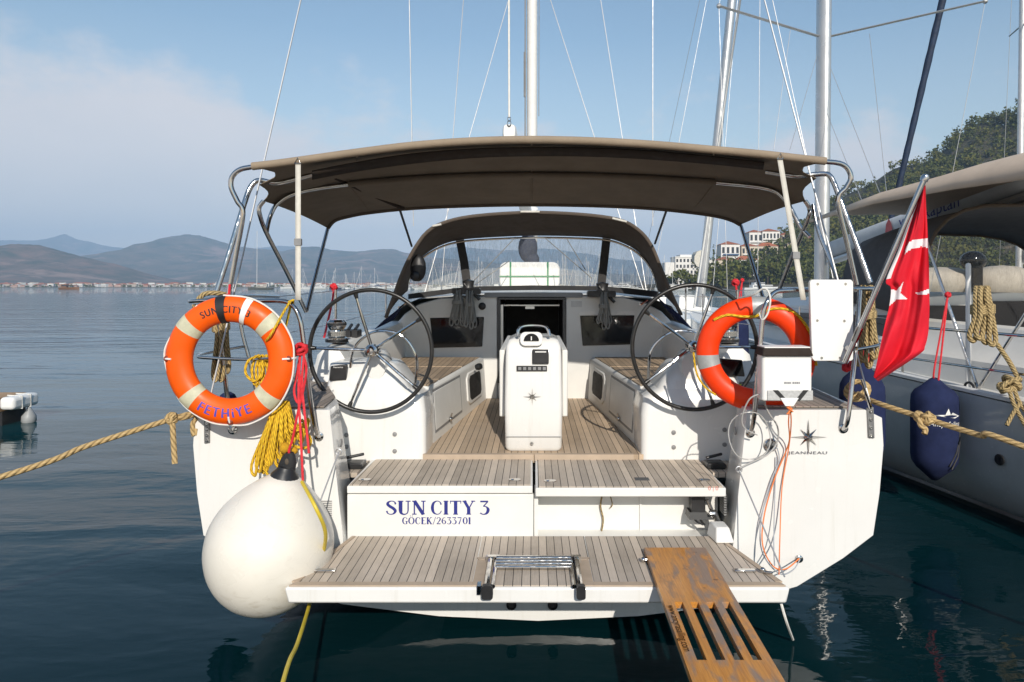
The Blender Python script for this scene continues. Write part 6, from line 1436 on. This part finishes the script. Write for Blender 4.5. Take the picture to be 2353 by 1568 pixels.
# ================================================================== the grey-hulled yacht alongside and the boats beyond
GREYH = mat('graphite_hull_paint', (0.50, 0.515, 0.515), 0.2, var=0.06, coat=0.4)
CANV2 = mat('dark_grey_canvas', (0.075, 0.075, 0.08), 0.9, var=0.15, vs=5)
BAG = mat('grey_sail_bag', (0.55, 0.57, 0.58), 0.8, var=0.1)
TANC = mat('tan_awning', (0.62, 0.49, 0.375), 0.9, var=0.10, vs=4)
N = thing('moored_yacht', (6.47, 4.4, 0.0), 'grey-hulled sailing yacht moored alongside on the right, tan awning and grey sail bag', 'sailing yacht', rz=R(10.2))
NM = ROOTM[N.name]
def npart(mb, name, m, parent=None, **k): return mb.build(name, m, parent or N, local=True, **k)
b = MB(); rows = []
def nst(t):
    bb = 1.0 if t < 0.38 else max(0.01, 1-((t-0.38)/0.62)**2.2); zz = 1.06+0.42*t
    return [(-1.95*bb, zz), (-1.955*bb, zz*0.8), (-1.92*bb, 0.42), (-1.79*bb, 0.05), (-1.2*bb, -0.35), (0, -0.5)]
for i in range(21):
    t = i/20; s = nst(t); rows.append([(x, 13.4*t, z) for x, z in s]+[(-x, 13.4*t, z) for x, z in reversed(s[:-1])])
b.grid(rows); b.poly(rows[0]); npart(b, 'hull', GREYH, smooth=40)
b = MB(); rows = [[(nst(t)[0][0]*0.985, 13.4*t, nst(t)[0][1]+0.004), (0, 13.4*t, nst(t)[0][1]+0.05), (-nst(t)[0][0]*0.985, 13.4*t, nst(t)[0][1]+0.004)] for t in [i/20 for i in range(21)]]
b.grid(rows); npart(b, 'deck', GEL2, smooth=60)
b = MB(); pts = [(nst(t)[0][0]*0.99, 13.4*t, nst(t)[0][1]+0.03) for t in [i/20 for i in range(20)]]; b.tube(pts, 0.032, 6); npart(b, 'toe_rail', GEL)
b = MB(); pts = [(nst(t)[1][0]*1.002-0.003, 13.4*t, 0.12) for t in [i/20 for i in range(20)]]; b.tube(pts, 0.02, 5, flat=2.0, up=(0, 0, 1)); npart(b, 'boot_stripe', BLACK)
# cockpit coaming and cabin
b = MB(); rows = []
for y_, k in ((0.2, .55), (0.6, .85), (2.2, 1.0), (3.6, 1.05), (4.6, 1.1)): rows.append([(-1.62, y_, 1.1), (-1.58, y_, 1.1+0.30*k), (-1.40, y_, 1.1+0.40*k), (-1.30, y_, 1.1+0.62*k), (-1.16, y_, 1.1+0.64*k), (-1.14, y_, 1.15)])
b.grid(rows); b.poly(rows[0]); npart(b, 'coaming', GEL2, smooth=40)
b = MB(); rows = []
for y_, hw_, zt in ((3.9, 1.42, 2.03), (5.5, 1.42, 2.03), (7.5, 1.30, 1.95), (9.2, 1.0, 1.80), (10.2, 0.6, 1.55)):
    z0 = 1.06+0.42*y_/13.4; rows.append([(-hw_, y_, z0), (-hw_+0.10, y_, lerp(z0, zt, 0.82)), (-hw_+0.24, y_, zt), (0, y_, zt+0.05), (hw_-0.24, y_, zt), (hw_-0.10, y_, lerp(z0, zt, 0.82)), (hw_, y_, z0)])
b.grid(rows); b.poly(rows[0]); b.poly(rows[-1]); cab = npart(b, 'cabin', GEL2, smooth=30)
b = MB(); b.hexa([(-1.408, 4.2, 1.50), (-1.388, 4.2, 1.50), (-1.35, 7.4, 1.52), (-1.372-0.0, 7.4, 1.52), (-1.352, 4.2, 1.80), (-1.332, 4.2, 1.80), (-1.30, 7.2, 1.74), (-1.318, 7.2, 1.74)]); npart(b, 'cabin_window', GLASSK, cab)
b = MB(); b.box(-0.45, 0.45, 3.86, 3.895, 1.15, 1.98); b.box(-1.22, -0.50, 3.87, 3.895, 1.42, 1.93); b.box(0.5, 1.2, 3.87, 3.895, 1.42, 1.93); npart(b, 'companionway', GLASSK, cab)
# sprayhood
def arch(hw_, y_, z0, z1, n=14): return [Vector((-hw_*(1.0 if i < n/2 else 1.28)*math.copysign(abs(math.cos(math.pi*i/n))**0.55, math.cos(math.pi*i/n)), y_, z0+(z1-z0)*abs(math.sin(math.pi*i/n))**0.6)) for i in range(n+1)]
a_, f_ = arch(1.50, 3.6, 1.75, 3.10), arch(1.38, 5.2, 1.95, 2.90)
b = MB(); rows = []
for k in range(6):
    t = k/5; rows.append([p.lerp(q, t)+Vector((0, 0, 0.03*math.sin(math.pi*t))) for p, q in zip(a_, f_)])
b.grid(rows); nh = npart(b, 'sprayhood', CANV2, smooth=70, solid=-0.006)
b = MB(); b.tube(a_, 0.02, 8); b.tube([p+Vector((0, -0.02, -0.02)) for p in f_[2:-2]], 0.013, 6); npart(b, 'hood_hoop', HOODC, nh)
b = MB(); b.poly([(-1.30, 5.22, 2.02)]+[tuple(p) for p in f_[2:-2]]+[(1.62, 5.22, 2.02)]); npart(b, 'clear_panel', VINYL, nh, smooth=0)
b = MB(); b.box(-1.36, 1.36, 5.18, 5.24, 1.96, 2.03); npart(b, 'hood_base', BLACK, nh)
# awning over the cockpit
b = MB(); rows = []
for y_, dz in ((0.9, 0.0), (1.6, 0.05), (2.8, 0.06), (4.0, 0.03), (5.3, -0.10)):
    e = 3.16+dz; q = lerp(1.15, 0.30, (y_-0.9)/4.4); rows.append([(s_*x, y_, e+z*q) for s_, x, z in ((-1, 1.80, -0.12), (-1, 1.79, 0), (-1, 1.70, .13), (-1, 1.45, .23), (-1, .8, .33), (1, 0, .36), (1, .8, .33), (1, 1.45, .23), (1, 1.70, .13), (1, 1.79, 0), (1, 1.80, -.12))])
b.grid(rows); aw = npart(b, 'awning', TANC, smooth=80, solid=-0.006)
for y_ in (1.2, 3.4):
    b = MB(); b.tube(spline([(-1.70, 2.6, 1.15), (-1.74, lerp(2.6, y_, 0.6), 2.3), (-1.72, y_, 3.05), (-1.5, y_, 3.30), (-0.7, y_, 3.44), (0.7, y_, 3.44), (1.5, y_, 3.30), (1.72, y_, 3.05), (1.70, 2.6, 1.15)], 6), 0.016, 8); npart(b, 'frame_bow', STEEL, aw)
# stern rail, posts and hanging rope
b = MB(); b.tube(spline([(-1.85, 3.4, 1.72), (-1.86, 1.6, 1.72), (-1.84, 0.3, 1.72), (-1.6, 0.0, 1.72), (0, -0.1, 1.72), (1.6, 0, 1.72), (1.84, 0.3, 1.72)], 6), 0.015, 8); nr = npart(b, 'stern_rail', STEEL)
b = MB(); b.tube(spline([(-1.86, 3.4, 1.38), (-1.86, 1.6, 1.38), (-1.84, 0.3, 1.38)], 4), 0.012, 8); npart(b, 'lower_rail', STEEL, nr)
for y_ in (0.4, 1.7, 3.4, 5.4, 7.6, 9.8):
    b = MB(); x = nst(y_/13.4)[0][0]+0.06; z0 = 1.06+0.42*y_/13.4; b.tube([(x, y_, z0), (x, y_, z0+0.64)], 0.0135, 8); b.lathe([(0.035, 0), (0.03, 0.02), (0, 0.02)], (x, y_, z0+0.005), n=10); npart(b, 'stanchion', STEEL, nr)
for dz in (0.62, 0.32):
    b = MB(); b.tube([(nst(y_/13.4)[0][0]+0.06, y_, 1.06+0.42*y_/13.4+dz) for y_ in (3.4, 5.4, 7.6, 9.8, 12.4)], 0.004, 5); npart(b, 'lifeline', WIRE, nr)
b = MB(); b.tube([(-1.70, 2.72, 1.15), (-1.70, 2.72, 2.35)], 0.024, 10); b.lathe([(0.026, 0), (0.02, 0.03), (0, 0.04)], (-1.70, 2.72, 2.35)); npart(b, 'antenna_post', WHITEP)
b = MB(); c = Vector((-1.80, 2.6, 1.12)); b.tube(spline([c+Vector((0, -.06, 0)), c+Vector((0, -.05, .07)), c+Vector((0, 0, .10)), c+Vector((0, .05, .07)), c+Vector((0, .06, 0))], 5), 0.012, 7); npart(b, 'mooring_eye', BLACK)
# mast, spreaders, boom with bag
b = MB(); b.tube([(0, 7.8, 1.7), (0, 7.55, 17.5)], 0.115, 12, flat=1.3, up=(0, 1, 0)); nm_ = npart(b, 'mast', ALU, smooth=60)
b = MB(); b.tube([(-0.02, 7.72, 2.9), (-0.02, 7.66, 7.0), (-0.02, 7.6, 17.0)], 0.03, 6); npart(b, 'mast_track', MASTW, nm_)
for q in (P(1652, 14, 11.7), P(2264, 3, 11.7)):
    b = MB(); rt_ = NM @ Vector((0, 7.73, 6.53)); b.tube([rt_, q], 0.035, 8, flat=0.5); b.ball(q, 0.045, 8, 6); b.build('spreader', ALU, nm_)
def nst_line(a, c, r=0.0045, m=WIRE, name='shroud'):
    b = MB(); b.tube([a, c], r, 5); b.build(name, m, N)
lt, rt2 = P(1652, 14, 11.7), P(2264, 3, 11.7); mtop = NM @ Vector((0, 7.55, 17.5))
nst_line(lt, NM @ Vector((-1.85, 7.6, 1.3))); nst_line(lt, mtop); nst_line(rt2, NM @ Vector((1.85, 7.6, 1.3))); nst_line(rt2, mtop)
nst_line(P(1762, -60, 8.0), P(1914, 640, 7.2)); nst_line(P(1816, 70, 11.8), P(1778, 345, 11.0)); nst_line(P(1877, 130, 12), P(1815, 345, 10.5))
nst_line(P(1906, 150, 12.0), P(2034, 475, 9.8)); nst_line(P(1998, 78, 12.0), P(2040, 470, 10.2)); nst_line(P(1900, 260, 11.5), P(1990, 485, 10.0))
nst_line(NM @ Vector((0, 13.3, 1.6)), mtop, 0.03, MASTW, 'forestay')
b = MB(); rows = []
A0, A1 = Vector((0, 7.55, 2.78)), Vector((0, 2.5, 3.62))
for t in (0, 0.01, 0.2, 0.5, 0.8, 0.98, 1.0):
    c = A0.lerp(A1, t); sc_ = 0.7 if t in (0, 1.0) else 1.0; rows.append([(c.x+0.11*sc_*math.cos(a), c.y, c.z+0.145*sc_*math.sin(a)) for a in [2*math.pi*k/14 for k in range(14)]])
b.grid(rows, close=True); b.poly(rows[0]); b.poly(rows[-1]); bg_ = npart(b, 'sail_bag', BAG, smooth=60)
b = MB(); b.tube([A0+Vector((0, 0, -0.20)), A1+Vector((0, 0, -0.20))], 0.06, 8); npart(b, 'boom', ALU, bg_)
b = MB(); dvec = (A1-A0).normalized()
def bt_(x, y): return A0.lerp(A1, 0.475)+dvec*(x*0.24)+Vector((-0.117+0.02*abs(y-0.3), 0, (y-0.3)*0.24))

for w_, o_ in (('yanı', -1.55), ('kaptan', 1.1)):
    b = MB(); vs, fs = text_mesh(w_); b.add([bt_(v.x+o_, v.y) for v in vs], fs); npart(b, 'bag_word', NBLUE, bg_, smooth=0)
b = MB(); c = bt_(-3.2, 0.3); b.add([c+dvec*x+Vector((-0.004, 0, z)) for x, z in ((-.08, -.08), (0, -.10), (.08, -.06), (.05, .04), (.0, .12), (-.06, .05))], [(0, 1, 2, 3, 4, 5)]); npart(b, 'bag_emblem', mat('faded_red_print', (0.5, 0.12, 0.12), 0.7), bg_, smooth=0)
b = MB(); vs, fs = text_mesh('307632')
b.add([Vector((-1.963, 3.0-v.x*0.11, 0.86+(v.y-0.3)*0.13)) for v in vs], fs); npart(b, 'hull_number', BLACKL, smooth=0)
for y_, z_ in ((1.6, 0.62), (2.1, 0.60), (0.9, 0.55)):
    b = MB(); b.lathe([(0.05, 0), (0.05, 0.012), (0.03, 0.016), (0, 0.01)], (-1.945, y_, z_), (-1, 0, 0), 14); npart(b, 'skin_fitting', BLACK)
# things on it
hang_top = NM @ Vector((-1.85, 1.75, 1.74)); 
def unproj(p): return (U0+p.x/p.y*F, V0-(p.z-H)/p.y*F)
uu, vv = unproj(NM @ Vector((-1.86, 1.62, 1.74)))
hank('coiled_rope', 'thick tan braided rope coil hung over the grey yacht\'s stern rail at the right edge', (2258, 664), 60, 142, 4, (NM @ Vector((-1.86, 1.62, 1.7))).y-0.02, ROPEB, 21, 0.020)
b = MB(); knot(b, P(2325, 880, 6.0), 0.07, 0.022, 4); knot(b, P(2310, 890, 5.98), 0.05, 0.02, 9); b.tube(spline(P3((2290, 790, 6.1), (2318, 830, 6.05), (2340, 870, 6.0)), 5), 0.02, 8); b.tube(spline(P3((2318, 890, 5.95), (2330, 930, 5.9), (2360, 985, 5.8)), 5), 0.017, 8); b.tube(spline(P3((2345, 925, 5.9), (2328, 950, 5.88), (2313, 978, 5.86)), 5), 0.017, 8); b.tube(spline(P3((2330, 890, 5.95), (2345, 930, 5.9), (2400, 1000, 5.8)), 5), 0.017, 8)
solo(b, 'cleated_rope', ROPEB, P(2325, 880, 6.0), 'knotted tan rope made fast on the grey yacht\'s deck edge, short whipped tail hanging', 'rope')
BEIGE = mat('beige_tarpaulin', (0.50, 0.44, 0.36), 0.8, var=0.15, vs=3)
o = Vector((15.6, 24.2, 1.80)); t = thing('covered_dinghy', o, 'beige covered dinghy with a black outboard, seen through the grey yacht\'s clear window', 'dinghy', rz=R(80)); DS = 1.55
b = MB(); b.ball((0.0, 1.1, 0.5), 0.9, 16, 10, (0.9, 1.7, 0.62)); b.ball((0, -0.9, 0.55), 0.8, 14, 8, (0.9, 1.5, 0.7)); b.build('cover', BEIGE, t, local=True, smooth=60)
b = MB(); b.ball((-0.8, 0.35, 1.25), 0.42, 14, 9, (0.8, 1.0, 0.8)); b.rbox(-1.0, -0.6, 0.1, 0.5, 0.1, 1.1, 0.08, 3, 'z'); b.build('outboard_motor', GLASSK, t, local=True, smooth=60)

# ---- yachts farther along the row
def yacht(name, loc, rz, label, L, W, fb, hullm, mast_y, mast_h, mast_r, lean=0.0, furl=None, mm=ALU, canvas=None, spr=(0.42, 0.7)):
    t = thing(name, loc, label, 'sailing yacht', rz=rz); b = MB(); rows = []
    for i in range(15):
        f = i/14; k = 1 if f < 0.4 else max(0.01, 1-((f-0.4)/0.6)**2.1); z = fb+0.35*f; rows.append([(-W/2*k, L*f, z), (-W/2*0.97*k, L*f, z*0.4), (-W/2*0.6*k, L*f, -0.3), (W/2*0.6*k, L*f, -0.3), (W/2*0.97*k, L*f, z*0.4), (W/2*k, L*f, z)])
    b.grid(rows, close=True); b.poly(rows[0]); b.build('hull', hullm, t, local=True, smooth=40)
    b = MB(); b.hexa([(-W*0.30, L*0.3, fb+0.1), (W*0.30, L*0.3, fb+0.1), (W*0.2, L*0.7, fb+0.2), (-W*0.2, L*0.7, fb+0.2), (-W*0.26, L*0.31, fb+0.62), (W*0.26, L*0.31, fb+0.62), (W*0.16, L*0.66, fb+0.5), (-W*0.16, L*0.66, fb+0.5)]); cb = b.build('cabin', GEL2, t, local=True, bevel=0.05)
    b = MB(); b.hexa([(-W*0.292, L*0.34, fb+0.28), (W*0.292, L*0.34, fb+0.28), (W*0.222, L*0.6, fb+0.32), (-W*0.222, L*0.6, fb+0.32), (-W*0.276, L*0.34, fb+0.46), (W*0.276, L*0.34, fb+0.46), (W*0.206, L*0.6, fb+0.44), (-W*0.206, L*0.6, fb+0.44)]); b.build('cabin_window', GLASSK, cb, local=True)
    top = Vector((lean, L*mast_y-0.3, mast_h)); b = MB(); b.tube([(0, L*mast_y, fb+0.3), top], mast_r, 10, flat=1.2); m_ = b.build('mast', mm, t, local=True, smooth=60)
    for f in spr:
        c = Vector((0, L*mast_y, fb)).lerp(top, f); b = MB(); b.tube([c+Vector((-W*0.3, -.15, 0.05)), c, c+Vector((W*0.3, -.15, 0.05))], 0.03, 6); b.build('spreader', mm, m_, local=True)
    for e in ((-W*0.47, L*mast_y-0.2, fb+0.1), (W*0.47, L*mast_y-0.2, fb+0.1), (0, 0.1, fb), (0, L*0.99, fb+0.4)):
        b = MB(); b.tube([e, top], 0.008, 5); b.build('stay', WIRE, t, local=True)
    b = MB(); b.tube([(0, L*mast_y, fb+1.5), (0, L*0.12, fb+1.6)], 0.07, 8); bo = b.build('boom', mm, t, local=True)
    b = MB(); b.tube([(0, L*mast_y-0.1, fb+1.72), (0, L*0.14, fb+1.8)], [0.2, 0.13], 10, flat=1.3); b.build('sail_cover', canvas or CANV, bo, local=True, smooth=60)
    if furl:
        a = Vector((0, L*0.985, fb+0.5)); b = MB(); n_ = 60; pts = [a.lerp(top, 0.02+0.93*i/n_) for i in range(n_+1)]; b.tube(pts, [0.10*(0.8+0.4*math.sin(math.pi*min(1, i/n_*1.1)))*(1+0.07*math.sin(i*2.1)) for i in range(n_+1)], 10); b.build('furled_sail', furl, t, local=True, smooth=70)
    b = MB()
    b.tube(spline([(-W*0.44, 1.6, fb+0.62), (-W*0.46, 0.2, fb+0.62), (0, -0.05, fb+0.62), (W*0.46, 0.2, fb+0.62), (W*0.44, 1.6, fb+0.62)], 5), 0.014, 6)
    for x, y_ in ((-W*0.45, 0.3), (W*0.45, 0.3), (-W*0.44, 1.6), (W*0.44, 1.6)): b.tube([(x, y_, fb), (x, y_, fb+0.62)], 0.013, 6)
    b.build('stern_rail', STEEL, t, local=True); return t
yacht('moored_yacht', (4.95, 19.0, 0), R(2), 'white yacht with a leaning grey mast beyond the right wheel', 11.5, 3.5, 1.25, HULLW, 0.0+0.10, 19.0, 0.125, lean=1.75, canvas=WEB, spr=())
yacht('moored_yacht', (27.9, 21.9, 0), R(79), 'white yacht farther right, its navy furled headsail slanting up against the sky', 16.0, 4.3, 1.5, HULLW, 0.69, 25.0, 0.10, furl=mat('navy_sail_strip', (0.010, 0.024, 0.058), 0.75, var=0.35, vs=4), canvas=BAG)
